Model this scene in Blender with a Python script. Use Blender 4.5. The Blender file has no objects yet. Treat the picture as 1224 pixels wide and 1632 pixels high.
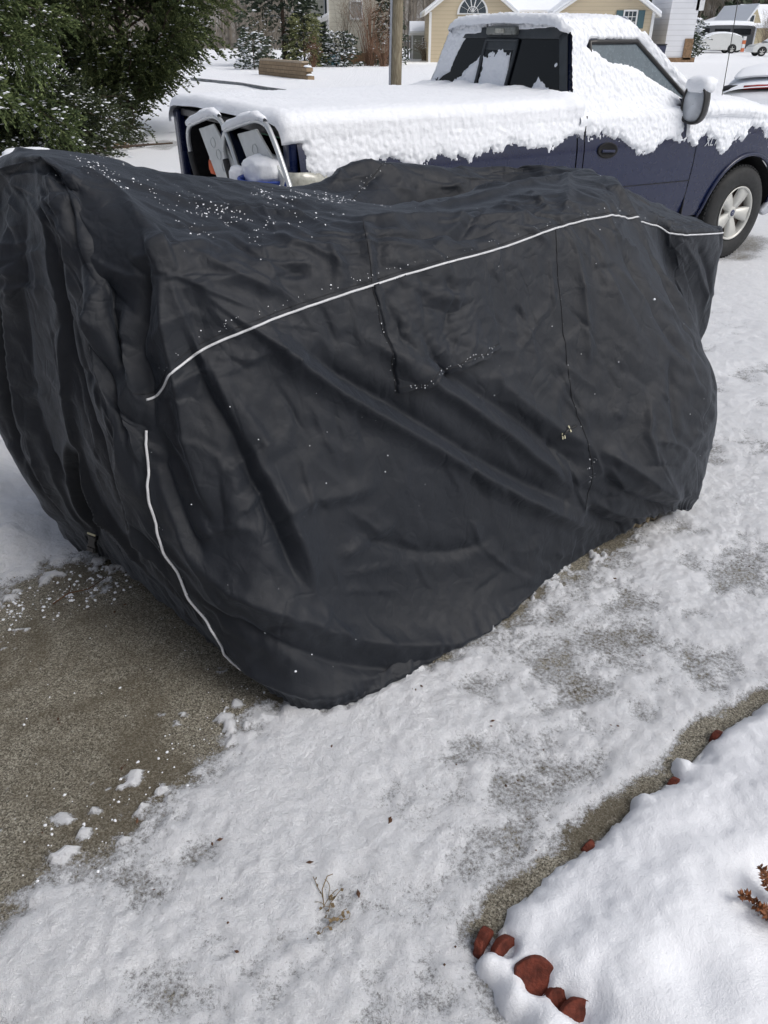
import bpy, bmesh, math, random
import numpy as np
from mathutils import Vector, Matrix
R = math.radians
SC = bpy.context.scene
COL = SC.collection
# ------------------------------------------------------------------ camera
cam_d = bpy.data.cameras.new('camera'); cam = bpy.data.objects.new('camera', cam_d); COL.objects.link(cam)
cam.location = (0, 0, 1.7); cam.rotation_euler = (R(90-32.5), 0, 0)
cam_d.sensor_fit = 'VERTICAL'; cam_d.sensor_height = 24; cam_d.lens = 24*1200/1632
cam_d.clip_start = .05; cam_d.clip_end = 2000
SC.camera = cam
# ------------------------------------------------------------------ sky and sun (overcast)
SUN_EL, SUN_AZ = 52, 118          # azimuth clockwise from +Y, the way the camera looks
w = bpy.data.worlds.new('World'); SC.world = w; w.use_nodes = True
nt = w.node_tree; bg = nt.nodes['Background']
sky = nt.nodes.new('ShaderNodeTexSky'); sky.sky_type = 'NISHITA'; sky.sun_disc = False
sky.sun_elevation = R(SUN_EL); sky.sun_rotation = R(SUN_AZ)
sky.air_density = 1.0; sky.dust_density = 4.0; sky.ozone_density = 1.0
hs = nt.nodes.new('ShaderNodeHueSaturation'); hs.inputs['Saturation'].default_value = .5
nt.links.new(sky.outputs[0], hs.inputs['Color']); nt.links.new(hs.outputs[0], bg.inputs['Color'])
bg.inputs['Strength'].default_value = .12
sd = bpy.data.lights.new('sun', 'SUN'); sd.energy = .95; sd.angle = R(35); sd.color = (1, .975, .94)
sun = bpy.data.objects.new('sun', sd); COL.objects.link(sun)
az, el = R(SUN_AZ), R(SUN_EL)
tosun = Vector((math.sin(az)*math.cos(el), math.cos(az)*math.cos(el), math.sin(el)))
sun.rotation_euler = tosun.to_track_quat('Z', 'Y').to_euler()
sun.location = (6, -4, 12)
vs = SC.view_settings; vs.view_transform = 'Standard'; vs.look = 'None'; vs.exposure = .19; vs.gamma = 1; vs.use_curve_mapping = False
SC.cycles.max_bounces = 6; SC.cycles.transparent_max_bounces = 24; SC.cycles.use_denoising = True
# ------------------------------------------------------------------ helpers
def tag(o, label=None, cat=None, group=None, kind=None):
    if label: o['label'] = label
    if cat: o['category'] = cat
    if group: o['group'] = group
    if kind: o['kind'] = kind
    return o
def empty(name, loc=(0, 0, 0), rz=0, label=None, cat=None, group=None, scale=1):
    o = bpy.data.objects.new(name, None); COL.objects.link(o); o.location = loc; o.rotation_euler = (0, 0, rz)
    o.scale = (scale,)*3; o.empty_display_size = .2
    return tag(o, label, cat, group)
def mesh_np(name, V, F, mat=None, parent=None, smooth=True, attrs=None):
    """V (n,3), F (m,3|4) numpy -> one mesh object"""
    V = np.asarray(V, np.float32); F = np.asarray(F, np.int32)
    me = bpy.data.meshes.new(name); k = F.shape[1]
    me.vertices.add(len(V)); me.vertices.foreach_set('co', V.ravel())
    me.loops.add(F.size); me.loops.foreach_set('vertex_index', F.ravel())
    me.polygons.add(len(F)); me.polygons.foreach_set('loop_start', np.arange(0, F.size, k, dtype=np.int32))
    try: me.polygons.foreach_set('loop_total', np.full(len(F), k, np.int32))
    except Exception: pass
    me.update(calc_edges=True); me.validate()
    if smooth: me.polygons.foreach_set('use_smooth', np.ones(len(me.polygons), bool))
    for nm, val in (attrs or {}).items():
        a = me.attributes.new(nm, 'FLOAT', 'POINT'); a.data.foreach_set('value', np.asarray(val, np.float32).ravel())
    o = bpy.data.objects.new(name, me); COL.objects.link(o)
    if mat: me.materials.append(mat)
    if parent: o.parent = parent
    return o
class MB:
    """collects boxes, prisms, tubes and sheets; build() links them as one mesh"""
    def __init__(s): s.v = []; s.f = []; s.sm = []
    def add(s, V, F, smooth=False):
        b = len(s.v); s.v += [tuple(map(float, p)) for p in V]; s.f += [tuple(b+i for i in f) for f in F]; s.sm += [smooth]*len(F); return s
    def box(s, c, d, rz=0, M=None):
        x, y, z = [k/2 for k in d]; V = [(a*x, b*y, e*z) for a in (-1, 1) for b in (-1, 1) for e in (-1, 1)]
        ca, sa = math.cos(rz), math.sin(rz)
        V = [Vector((c[0]+ca*p[0]-sa*p[1], c[1]+sa*p[0]+ca*p[1], c[2]+p[2])) for p in V]
        if M: V = [M @ p for p in V]
        return s.add(V, [(0, 1, 3, 2), (4, 6, 7, 5), (0, 4, 5, 1), (2, 3, 7, 6), (0, 2, 6, 4), (1, 5, 7, 3)])
    def prism(s, poly, y0, y1, ax='y'):
        """poly = (a,b) points; swept along ax. ax 'y': (x,z) poly; 'x': (y,z) poly; 'z': (x,y) poly"""
        n = len(poly)
        def P(a, b, t): return {'y': (a, t, b), 'x': (t, a, b), 'z': (a, b, t)}[ax]
        V = [P(a, b, y0) for a, b in poly]+[P(a, b, y1) for a, b in poly]
        return s.add(V, [tuple(range(n))[::-1], tuple(range(n, 2*n))]+[(i, (i+1) % n, n+(i+1) % n, n+i) for i in range(n)])
    def tube(s, pts, r, seg=10, caps=True, closed=False):
        pts = [Vector(p) for p in pts]; n = len(pts); rr = r if hasattr(r, '__len__') else [r]*n
        V = []; up = Vector((0, 0, 1)); prev = None
        for i, p in enumerate(pts):
            a = pts[i-1] if (i > 0 or closed) else p; b = pts[(i+1) % n] if (i < n-1 or closed) else p
            t = (b-a).normalized() if (b-a).length > 1e-9 else Vector((0, 0, 1))
            if prev is None: x = t.cross(up); x = x.normalized() if x.length > .05 else t.cross(Vector((1, 0, 0))).normalized()
            else: x = (prev - t*prev.dot(t)).normalized()
            prev = x; y = t.cross(x)
            V += [p+(x*math.cos(2*math.pi*k/seg)+y*math.sin(2*math.pi*k/seg))*rr[i] for k in range(seg)]
        F = [(i*seg+k, i*seg+(k+1) % seg, ((i+1) % n)*seg+(k+1) % seg, ((i+1) % n)*seg+k) for i in range(n if closed else n-1) for k in range(seg)]
        s.add(V, F, True)
        if caps and not closed:
            b = len(s.v)-len(V)
            s.f += [tuple(b+k for k in range(seg))[::-1], tuple(b+(n-1)*seg+k for k in range(seg))]; s.sm += [False]*2
        return s
    def lathe(s, prof, c, axis='z', seg=24, smooth=True, a0=0, a1=2*math.pi):
        """prof = (r, h) points turned about axis through c"""
        full = abs(a1-a0-2*math.pi) < 1e-6; m = seg if full else seg+1; V = []
        for r, h in prof:
            for k in range(m):
                a = a0+(a1-a0)*k/seg; x, y = r*math.cos(a), r*math.sin(a)
                V.append({'z': (c[0]+x, c[1]+y, c[2]+h), 'y': (c[0]+x, c[1]+h, c[2]+y), 'x': (c[0]+h, c[1]+x, c[2]+y)}[axis])
        F = [(i*m+k, i*m+(k+1) % m, (i+1)*m+(k+1) % m, (i+1)*m+k) for i in range(len(prof)-1) for k in range(seg)]
        return s.add(V, F, smooth)
    def grid(s, P, smooth=True, wrap=False):
        n, m = len(P), len(P[0]); V = [q for row in P for q in row]
        F = [(i*m+j, ((i+1) % n)*m+j, ((i+1) % n)*m+j+1, i*m+j+1) for i in range(n if wrap else n-1) for j in range(m-1)]
        return s.add(V, F, smooth)
    def build(s, name, mat=None, parent=None, bevel=0, sub=0, solid=0, loc=None):
        me = bpy.data.meshes.new(name); me.from_pydata(s.v, [], s.f); me.update()
        bm = bmesh.new(); bm.from_mesh(me); bmesh.ops.recalc_face_normals(bm, faces=bm.faces); bm.to_mesh(me); bm.free()
        me.polygons.foreach_set('use_smooth', np.array(s.sm, bool)[:len(me.polygons)])
        o = bpy.data.objects.new(name, me); COL.objects.link(o)
        if mat: me.materials.append(mat)
        if parent: o.parent = parent
        if loc: o.location = loc
        if solid:
            m = o.modifiers.new('s', 'SOLIDIFY'); m.thickness = solid; m.offset = 0
        if bevel:
            m = o.modifiers.new('b', 'BEVEL'); m.width = bevel; m.segments = 2; m.limit_method = 'ANGLE'; m.angle_limit = R(40)
        if sub:
            m = o.modifiers.new('u', 'SUBSURF'); m.levels = m.render_levels = sub
        return o
def copy_tree(o, parent=None):
    c = o.copy(); COL.objects.link(c)
    if parent: c.parent = parent
    for ch in list(o.children): copy_tree(ch, c)
    return c
# numpy noise
_rs = np.random.RandomState(7); _T = _rs.rand(65536).astype(np.float32)
def _h(ix, iy, iz=0): return _T[(ix*73856093 ^ iy*19349663 ^ iz*83492791) & 65535]
def vn(x, y, z=None):
    """value noise 0..1, 2-D or 3-D"""
    x = np.asarray(x, float); y = np.asarray(y, float)
    ix = np.floor(x).astype(np.int64); iy = np.floor(y).astype(np.int64); fx = x-ix; fy = y-iy
    fx = fx*fx*fx*(fx*(fx*6-15)+10); fy = fy*fy*fy*(fy*(fy*6-15)+10)
    def pl(iz): return (_h(ix, iy, iz)*(1-fx)+_h(ix+1, iy, iz)*fx)*(1-fy)+(_h(ix, iy+1, iz)*(1-fx)+_h(ix+1, iy+1, iz)*fx)*fy
    if z is None: return pl(np.int64(0))
    z = np.asarray(z, float); iz = np.floor(z).astype(np.int64); fz = z-iz; fz = fz*fz*(3-2*fz)
    return pl(iz)*(1-fz)+pl(iz+1)*fz
def fbm(x, y, z=None, o=4, g=.5):
    s = 0; a = 1; t = 0
    for k in range(o):
        s = s+a*vn(x*2**k+17.3*k, y*2**k+9.1*k, None if z is None else z*2**k+5.7*k); t += a; a *= g
    return s/t
def sstep(a, b, x): t = np.clip((x-a)/(b-a), 0, 1); return t*t*(3-2*t)
def seg_dist(X, Y, pts, signed=False):
    """distance of the points X,Y to a polyline; signed: + on the left of travel"""
    best = np.full(X.shape, 1e9); sg = np.ones(X.shape)
    for a, b in zip(pts[:-1], pts[1:]):
        dx, dy = b[0]-a[0], b[1]-a[1]; t = np.clip(((X-a[0])*dx+(Y-a[1])*dy)/(dx*dx+dy*dy), 0, 1)
        ex, ey = X-a[0]-t*dx, Y-a[1]-t*dy; d = np.hypot(ex, ey); m = d < best
        best = np.where(m, d, best); sg = np.where(m, np.sign(dx*ey-dy*ex), sg)
    return best*sg if signed else best
def inpoly(X, Y, poly):
    r = np.zeros(X.shape, bool); n = len(poly)
    for i in range(n):
        (x1, y1), (x2, y2) = poly[i], poly[(i+1) % n]
        if y1 == y2: continue
        r ^= ((y1 > Y) != (y2 > Y)) & (X < (x2-x1)*(Y-y1)/(y2-y1)+x1)
    return r
def polyfield(X, Y, poly):
    """signed distance, + inside"""
    d = seg_dist(X, Y, list(poly)+[poly[0]]); return np.where(inpoly(X, Y, poly), d, -d)
# ------------------------------------------------------------------ materials
class NM:
    def __init__(s, name):
        s.m = bpy.data.materials.new(name); s.m.use_nodes = True; s.t = s.m.node_tree; s.n = s.t.nodes; s.b = s.n['Principled BSDF']; s.out = s.n['Material Output']
        s.co = s.n.new('ShaderNodeTexCoord').outputs['Object']
    def new(s, t, **k):
        n = s.n.new(t)
        for a, b in k.items(): setattr(n, a, b)
        return n
    def L(s, a, b): s.t.links.new(a, b)
    def noise(s, scale, det=4, rough=.55, vec=None, dist=0):
        n = s.new('ShaderNodeTexNoise'); n.inputs['Scale'].default_value = scale; n.inputs['Detail'].default_value = det
        n.inputs['Roughness'].default_value = rough; n.inputs['Distortion'].default_value = dist; s.L(vec or s.co, n.inputs['Vector']); return n.outputs['Fac']
    def stretch(s, v):
        n = s.new('ShaderNodeMapping'); n.inputs['Scale'].default_value = v; s.L(s.co, n.inputs['Vector']); return n.outputs[0]
    def ramp(s, f, st):
        n = s.new('ShaderNodeValToRGB'); e = n.color_ramp.elements
        while len(e) < len(st): e.new(.5)
        for k, (p, c) in zip(e, st): k.position = p; k.color = (*c, 1) if hasattr(c, '__len__') else (c, c, c, 1)
        s.L(f, n.inputs[0]); return n.outputs[0]
    def math(s, op, a, b=None, c=None):
        n = s.new('ShaderNodeMath', operation=op)
        for i, x in enumerate((a, b, c)):
            if x is None: continue
            if hasattr(x, 'is_linked'): s.L(x, n.inputs[i])
            else: n.inputs[i].default_value = x
        return n.outputs[0]
    def mix(s, f, a, b):
        n = s.new('ShaderNodeMix', data_type='RGBA')
        for i, x in ((0, f), (6, a), (7, b)):
            if hasattr(x, 'is_linked'): s.L(x, n.inputs[i])
            else: n.inputs[i].default_value = (*x, 1) if hasattr(x, '__len__') else x
        return n.outputs[2]
    def attr(s, nm): n = s.new('ShaderNodeAttribute', attribute_name=nm); return n.outputs['Fac']
    def set(s, k, x):
        if hasattr(x, 'is_linked'): s.L(x, s.b.inputs[k])
        else: s.b.inputs[k].default_value = (*x, 1) if hasattr(x, '__len__') and len(x) == 3 and k != 'Normal' and k != 'Subsurface Radius' else x
        return s
    def bump(s, h, dist=.01, st=1, prev=None):
        n = s.new('ShaderNodeBump'); n.inputs['Distance'].default_value = dist; n.inputs['Strength'].default_value = st; s.L(h, n.inputs['Height'])
        if prev: s.L(prev, n.inputs['Normal'])
        s.L(n.outputs[0], s.b.inputs['Normal']); return n.outputs[0]
def plain(name, c, rough=.6, metal=0, var=.12, nscale=12, bump=0, bscale=60, spec=.5, coat=0):
    m = NM(name); f = m.noise(nscale, 5); d = tuple(k*(1-var) for k in c); e = tuple(min(1, k*(1+var)) for k in c)
    m.set('Base Color', m.ramp(f, [(.3, d), (.7, e)])); m.set('Roughness', m.ramp(m.noise(nscale*3, 3), [(.3, max(0, rough-.08)), (.7, min(1, rough+.08))]))
    m.set('Metallic', metal); m.set('Specular IOR Level', spec)
    if coat: m.set('Coat Weight', coat); m.set('Coat Roughness', .08)
    if bump: m.bump(m.noise(bscale, 4), bump)
    return m.m
def snow_mat(name, c=(.86, .885, .93), b1=.012, b2=.003, s1=14, s2=140, sss=.0):
    m = NM(name); m.set('Base Color', m.ramp(m.noise(3, 4), [(.3, tuple(k*.97 for k in c)), (.7, c)])); m.set('Roughness', .75); m.set('Specular IOR Level', .25)
    if sss: m.set('Subsurface Weight', sss); m.set('Subsurface Radius', (.02, .025, .03)); m.b.inputs['Subsurface Scale'].default_value = 1
    n = m.bump(m.noise(s1, 5, .6), b1, .8); m.bump(m.noise(s2, 3, .7), b2, .8, n); return m.m
M_snow = snow_mat('snow'); M_snow_far = snow_mat('far_snow', (.86, .89, .94), .01, .006, 3, 20)
# ------------------------------------------------------------------ ground, driveway, snow
def axis(segs):
    out = []
    for a, b, st0, st1 in segs:
        x = a
        while x < b-1e-6: out.append(x); t = (x-a)/(b-a); x += st0+(st1-st0)*t
    out.append(segs[-1][1]); return np.array(out)
COV_O = np.array([-.207, 1.551]); ES = np.array([.8, .6]); EP = np.array([-.6, .8])
BARE = [(-1.62, 1.62), (-1.37, 2.08), (-1.24, 2.28), (-1.0, 2.36), (-.85, 2.4), (-.4, 2.3), (.6, 3.1), (1.25, 3.2), (1.1, 2.62), (.9, 2.38), (.55, 2.10), (.12, 1.80), (-.17, 1.61),
        (-.26, 1.64), (-.36, 1.58), (-.49, 1.40), (-.62, 1.22), (-.70, 1.09), (-.82, 1.05), (-.88, .90), (-1.6, .7)]
BANK = [(.30, .50), (.26, .73), (.205, .83), (.235, .915), (.31, 1.0), (.41, 1.075), (.52, 1.155), (.64, 1.245), (.78, 1.345), (.94, 1.485), (1.17, 1.625), (1.6, 1.86), (2.6, 2.4), (4.5, 3.4)]
def cover_field(X, Y):
    """0 bare wet concrete .. 1 deep snow"""
    n1 = fbm(X*2.2+3, Y*2.2, o=5); n2 = fbm(X*9+11, Y*9, o=4, g=.6); n3 = fbm(X*3.5*.8+Y*1.2, Y*7-X*3, o=4)
    c = .76+.90*(n1-.5)+.85*(n2-.5)+.60*(n3-.5)
    ed = polyfield(X, Y, BARE)+.13*(n2-.5)+.12*(fbm(X*28, Y*28, o=3)-.5)
    c = np.maximum(c, .44+.25*(n2-.5)); c = c*(1-sstep(-.10, .055, ed))+(.07+.12*n1)*sstep(-.10, .055, ed)
    # scraps of snow left on the bare patch
    sc = sstep(.60, .68, fbm(X*13+40, Y*15+5, o=4, g=.6)-.10*sstep(.05, .3, ed))*sstep(.45, .0, ed); c = np.maximum(c, sc*.9*(ed > -.02))
    # wet strip along the garden edge
    d = seg_dist(X, Y, BANK)
    wdt = -.004+.050*vn(X*4+2, Y*4)+.075*(n2-.5)+.03*(fbm(X*24, Y*24, o=3)-.5)
    c = c*(1-.95*(.35+.65*sstep(.84, .98, Y))*sstep(wdt+.05, wdt-.03, d)*(seg_dist(X, Y, BANK, True) > -.02))
    # icy, greyer lower right and thinner stretches
    c -= .26*np.exp(-((X-.15)**2/.05+(Y-.78)**2/.03)); c -= .22*np.exp(-((X+.35)**2/.03+(Y-.70)**2/.012)); c -= .16*np.exp(-((X+.12)**2/.012+(Y-.93)**2/.02)); c -= .12*np.exp(-((X-.5)**2/.02+(Y-1.75)**2/.03))
    c += .42*np.exp(-((X+.66)**2/.02+(Y-.82)**2/.012)); c += .3*np.exp(-((X+.2)**2/.05+(Y-1.2)**2/.05)); c += .22*np.exp(-((X+.05)**2/.02+(Y-1.45)**2/.01))
    return c
PILE = [(-9, 1.4), (-1.62, 1.4), (-1.52, 1.85), (-1.42, 2.2), (-1.3, 2.42), (-1.45, 2.9), (-1.75, 3.4), (-2.3, 4.4), (-2.6, 6.2), (-9, 6.2)]
def depth_field(X, Y, c):
    fine = fbm(X*45, Y*45, o=3, g=.6); mid = fbm(X*16, Y*16, o=4, g=.6); r = np.hypot(X, Y)
    h = .012*sstep(.25, 1.05, c)+.013*(mid-.5)*sstep(.3, .7, c)+.0085*(fine-.5)*sstep(.3, .6, c)+.0012*(fbm(X*70, Y*70, o=2)-.5)
    h += .007*(1-np.abs(2*fbm(X*22*.8+Y*9, Y*22, o=3)-1))*sstep(.5, .8, c)
    p = polyfield(X, Y, PILE)+.16*(fbm(X*4, Y*4, o=4)-.5)
    lum = fbm(X*7, Y*7, o=4, g=.55)
    h += sstep(-.02, .28, p)*(.085+.07*(lum-.5)+.03*(mid-.5))
    return h
gx = axis([(-160, -30, 8, 2), (-30, -6, 1.5, .3), (-6, -2.4, .22, .04), (-2.4, -1.2, .018, .0095), (-1.2, 1.5, .0095, .0095), (1.5, 3.2, .0095, .03), (3.2, 8, .05, .3), (8, 30, .4, 2), (30, 200, 2.5, 8)])
gy = axis([(-12, -1, 1.5, .4), (-1, .45, .3, .05), (.45, 2.4, .0085, .0095), (2.4, 5.5, .0095, .028), (5.5, 10, .03, .12), (10, 30, .14, .9), (30, 260, 1, 9)])
X, Y = np.meshgrid(gx, gy, indexing='ij')
c = cover_field(X, Y)
far = sstep(3.6, 9, np.hypot(X, Y)); c = c*(1-far)+far*(.86+.3*(fbm(X*.9, Y*.9, o=4)-.5))
pile = sstep(-.03, .05, polyfield(X, Y, PILE)+.16*(fbm(X*4, Y*4, o=4)-.5)+.04*(fbm(X*30, Y*30, o=3)-.5)); c = np.maximum(c, pile*1.2)
# dark tyre wash under the truck, ground litter under the evergreens
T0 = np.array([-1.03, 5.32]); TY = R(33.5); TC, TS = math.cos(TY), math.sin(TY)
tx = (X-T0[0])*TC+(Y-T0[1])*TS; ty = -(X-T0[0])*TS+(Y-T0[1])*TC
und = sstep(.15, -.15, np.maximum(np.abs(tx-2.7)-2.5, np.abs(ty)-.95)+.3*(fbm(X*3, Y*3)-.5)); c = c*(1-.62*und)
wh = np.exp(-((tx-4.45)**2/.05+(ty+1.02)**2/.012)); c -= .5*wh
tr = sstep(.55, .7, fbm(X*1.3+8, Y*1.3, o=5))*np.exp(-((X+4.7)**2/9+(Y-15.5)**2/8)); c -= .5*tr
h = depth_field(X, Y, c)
# the gentle relief of the lawns beyond the street
h += far*.05*(fbm(X*.5, Y*.5, o=3)-.5)
def lawn_rise(X, Y): return 0*X
V = np.stack([X, Y, h], -1).reshape(-1, 3); n, m = X.shape
ii, jj = np.meshgrid(np.arange(n-1), np.arange(m-1), indexing='ij'); a = (ii*m+jj).ravel()
F = np.stack([a, a+m, a+m+1, a+1], 1)
g = NM('ground_snow')
cv = g.attr('cover'); fn = g.noise(95, 6, .72); fn2 = g.noise(330, 3, .7); mid = g.noise(26, 6, .65)
k = g.math('ADD', cv, g.math('MULTIPLY', g.math('SUBTRACT', fn, .5), .85)); k = g.math('ADD', k, g.math('MULTIPLY', g.math('SUBTRACT', fn2, .5), .6)); k = g.math('ADD', k, g.math('MULTIPLY', g.math('SUBTRACT', mid, .5), .4))
vg_ = g.new('ShaderNodeTexVoronoi'); vg_.inputs['Scale'].default_value = 300; g.L(g.co, vg_.inputs['Vector']); sp_c = g.new('ShaderNodeSeparateColor'); g.L(vg_.outputs['Color'], sp_c.inputs[0])
agg = g.math('ADD', g.math('MULTIPLY', sp_c.outputs[0], .62), g.math('MULTIPLY', g.noise(120, 5, .75), .5))
con = g.ramp(agg, [(.22, (.055, .047, .034)), (.42, (.185, .168, .130)), (.62, (.30, .278, .220)), (.80, (.45, .42, .34)), (.92, (.64, .62, .54))])
con = g.mix(g.ramp(g.noise(2.6, 7, .68, dist=.6), [(.44, 0), (.58, .62)]), con, (.12, .098, .062))
ice = g.ramp(fn, [(.35, (.28, .28, .285)), (.66, (.62, .64, .675))]); sn = g.ramp(mid, [(.3, (.84, .865, .905)), (.7, (.92, .935, .965))])
col = g.mix(g.ramp(k, [(.30, 0), (.40, 1)]), con, ice); col = g.mix(g.ramp(k, [(.44, 0), (.64, 1)]), col, sn)
g.set('Base Color', col); g.set('Roughness', g.ramp(k, [(.2, .62), (.35, .38), (.6, .42), (.75, .7)])); g.set('Specular IOR Level', .35)
nb = g.bump(agg, .0035, .8); nb = g.bump(mid, .010, .6, nb); nb = g.bump(g.noise(60, 6, .7, dist=.8), .008, .8, nb); g.bump(k, .007, 1, nb)
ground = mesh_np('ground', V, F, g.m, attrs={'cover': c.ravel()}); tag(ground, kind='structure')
# ------------------------------------------------------------------ control points of the cover
CTRL = np.array([
 [(-0.4,1.637,0.06),(-0.485,1.655,0.243),(-0.596,1.722,0.533),(-0.62,1.804,0.782),(-0.629,1.809,0.899),(-0.697,1.908,1.089),(-0.739,1.977,1.23),(-0.781,2.058,1.351),(-0.857,2.1,1.43)],
 [(-0.207,1.549,0),(-0.275,1.588,0.286),(-0.365,1.67,0.568),(-0.436,1.754,0.807),(-0.48,1.822,1.012),(-0.529,1.872,1.164),(-0.559,1.912,1.251),(-0.702,2.055,1.339),(-0.857,2.1,1.43)],
 [(-0.004,1.634,0),(-0.07,1.754,0.214),(-0.163,1.809,0.581),(-0.248,1.87,0.861),(-0.314,1.921,1.06),(-0.379,1.947,1.183),(-0.425,2.013,1.24),(-0.583,2.207,1.301),(-0.747,2.371,1.37)],
 [(0.264,1.854,0),(0.191,1.974,0.213),(0.053,1.983,0.595),(-0.048,2.02,0.891),(-0.123,2.051,1.092),(-0.198,2.083,1.196),(-0.251,2.143,1.243),(-0.391,2.351,1.275),(-0.552,2.542,1.32)],
 [(0.561,2.138,0),(0.461,2.152,0.242),(0.306,2.161,0.622),(0.196,2.203,0.918),(0.125,2.237,1.118),(0.051,2.244,1.192),(-0.022,2.29,1.233),(-0.122,2.514,1.24),(-0.261,2.76,1.249)],
 [(0.867,2.412,0),(0.719,2.321,0.291),(0.555,2.335,0.653),(0.446,2.415,0.927),(0.374,2.462,1.124),(0.304,2.497,1.179),(0.257,2.649,1.196),(0.185,3.033,1.161),(0.109,3.213,1.07)],
 [(1.053,2.494,0.07),(0.906,2.361,0.32),(0.788,2.473,0.663),(0.672,2.56,0.924),(0.61,2.664,1.149),(0.576,2.739,1.195),(0.553,2.871,1.223),(0.534,3.232,1.203),(0.489,3.423,1.12)],
 [(1.17,2.532,0.09),(1.079,2.453,0.347),(1.029,2.578,0.619),(0.859,2.663,0.938),(0.787,2.822,1.148),(0.788,2.897,1.191),(0.808,3.037,1.206),(0.841,3.312,1.207),(0.839,3.498,1.206)],
 [(1.265,2.622,0.06),(1.337,2.734,0.192),(1.303,2.758,0.53),(1.102,2.883,0.851),(0.925,2.988,1.104),(0.932,3.08,1.143),(0.935,3.182,1.171),(0.928,3.377,1.178),(0.906,3.486,1.183)],
 [(1.203,2.921,0.12),(1.201,3.007,0.35),(1.357,3.286,0.518),(1.233,3.356,0.822),(1.13,3.279,1.019),(1.107,3.312,1.052),(1.107,3.411,1.071),(1.026,3.501,1.131),(0.906,3.486,1.183)],
 [(1.333,3.331,0.08),(1.401,3.407,0.3),(1.514,3.529,0.478),(1.379,3.465,0.765),(1.272,3.36,0.969),(1.269,3.408,0.995),(1.275,3.538,1.008),(1.117,3.607,1.093),(0.906,3.486,1.183)],
 [(1.393,3.451,0.08),(1.457,3.499,0.3),(1.58,3.641,0.484),(1.588,3.647,0.745),(1.559,3.625,0.919),(1.567,3.706,0.927),(1.518,3.782,0.937),(1.278,3.765,1.017),(0.906,3.486,1.183)],
 [(1.283,3.731,0.08),(1.341,3.787,0.3),(1.381,3.817,0.5),(1.405,3.835,0.75),(1.405,3.835,0.88),(1.345,3.815,0.93),(1.253,3.771,0.97),(1.093,3.651,1.08),(0.906,3.486,1.183)],
 [(0.923,3.961,0.08),(1.021,3.997,0.3),(1.073,4.011,0.55),(1.103,3.971,0.8),(1.105,3.935,0.92),(1.069,3.883,0.96),(1.043,3.801,1),(0.993,3.701,1.1),(0.906,3.486,1.183)],
 [(0.453,3.921,0.06),(0.517,3.919,0.3),(0.553,3.871,0.55),(0.595,3.815,0.8),(0.631,3.767,0.95),(0.673,3.711,1.05),(0.768,3.607,1.191),(0.797,3.554,1.203),(0.839,3.498,1.206)],
 [(0.113,3.791,0.04),(0.143,3.751,0.3),(0.173,3.711,0.55),(0.237,3.659,0.85),(0.273,3.611,1.02),(0.309,3.563,1.14),(0.403,3.559,1.203),(0.509,3.513,1.167),(0.489,3.423,1.12)],
 [(-0.219,3.567,0.04),(-0.195,3.535,0.3),(-0.177,3.511,0.55),(-0.131,3.483,0.85),(-0.107,3.451,1.05),(-0.071,3.403,1.18),(-0.03,3.309,1.254),(0.096,3.278,1.191),(0.109,3.213,1.07)],
 [(-0.539,3.327,0.04),(-0.527,3.311,0.3),(-0.497,3.271,0.55),(-0.403,3.279,0.82),(-0.363,3.259,1),(-0.311,3.223,1.1),(-0.236,3.154,1.221),(-0.216,3.019,1.187),(-0.261,2.76,1.249)],
 [(-0.847,3.071,0.04),(-0.835,3.055,0.3),(-0.799,3.007,0.55),(-0.739,2.927,0.85),(-0.691,2.863,1.02),(-0.637,2.791,1.14),(-0.589,2.727,1.2),(-0.551,2.643,1.26),(-0.552,2.542,1.32)],
 [(-1.167,2.831,0.04),(-1.167,2.831,0.3),(-1.137,2.791,0.6),(-1.077,2.711,0.95),(-1.035,2.655,1.12),(-0.987,2.591,1.24),(-0.911,2.523,1.33),(-0.827,2.461,1.38),(-0.747,2.371,1.37)],
 [(-1.237,2.591,0.1),(-1.303,2.579,0.35),(-1.285,2.555,0.65),(-1.267,2.531,0.95),(-1.235,2.505,1.12),(-1.197,2.471,1.25),(-1.133,2.419,1.36),(-1.027,2.311,1.42),(-0.857,2.1,1.43)],
 [(-1.184,2.354,0.041),(-1.229,2.284,0.313),(-1.312,2.322,0.518),(-1.37,2.379,0.813),(-1.342,2.425,1.046),(-1.304,2.447,1.175),(-1.248,2.439,1.286),(-1.068,2.249,1.382),(-0.857,2.1,1.43)],
 [(-1.08,2.235,0.1),(-1.087,2.178,0.378),(-1.114,2.183,0.699),(-1.12,2.216,0.952),(-1.088,2.202,1.106),(-1.056,2.227,1.239),(-1.016,2.232,1.337),(-0.958,2.185,1.404),(-0.857,2.1,1.43)],
 [(-0.955,2.157,0.09),(-0.927,2.036,0.464),(-0.912,2.022,0.773),(-0.887,2.041,1.047),(-0.877,2.049,1.18),(-0.87,2.054,1.306),(-0.873,2.077,1.362),(-0.874,2.107,1.406),(-0.857,2.1,1.43)],
 [(-0.632,1.849,0.08),(-0.702,1.83,0.415),(-0.743,1.849,0.759),(-0.758,1.887,0.996),(-0.761,1.911,1.137),(-0.781,1.97,1.262),(-0.808,2.038,1.339),(-0.834,2.103,1.4),(-0.857,2.1,1.43)],
])
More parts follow.
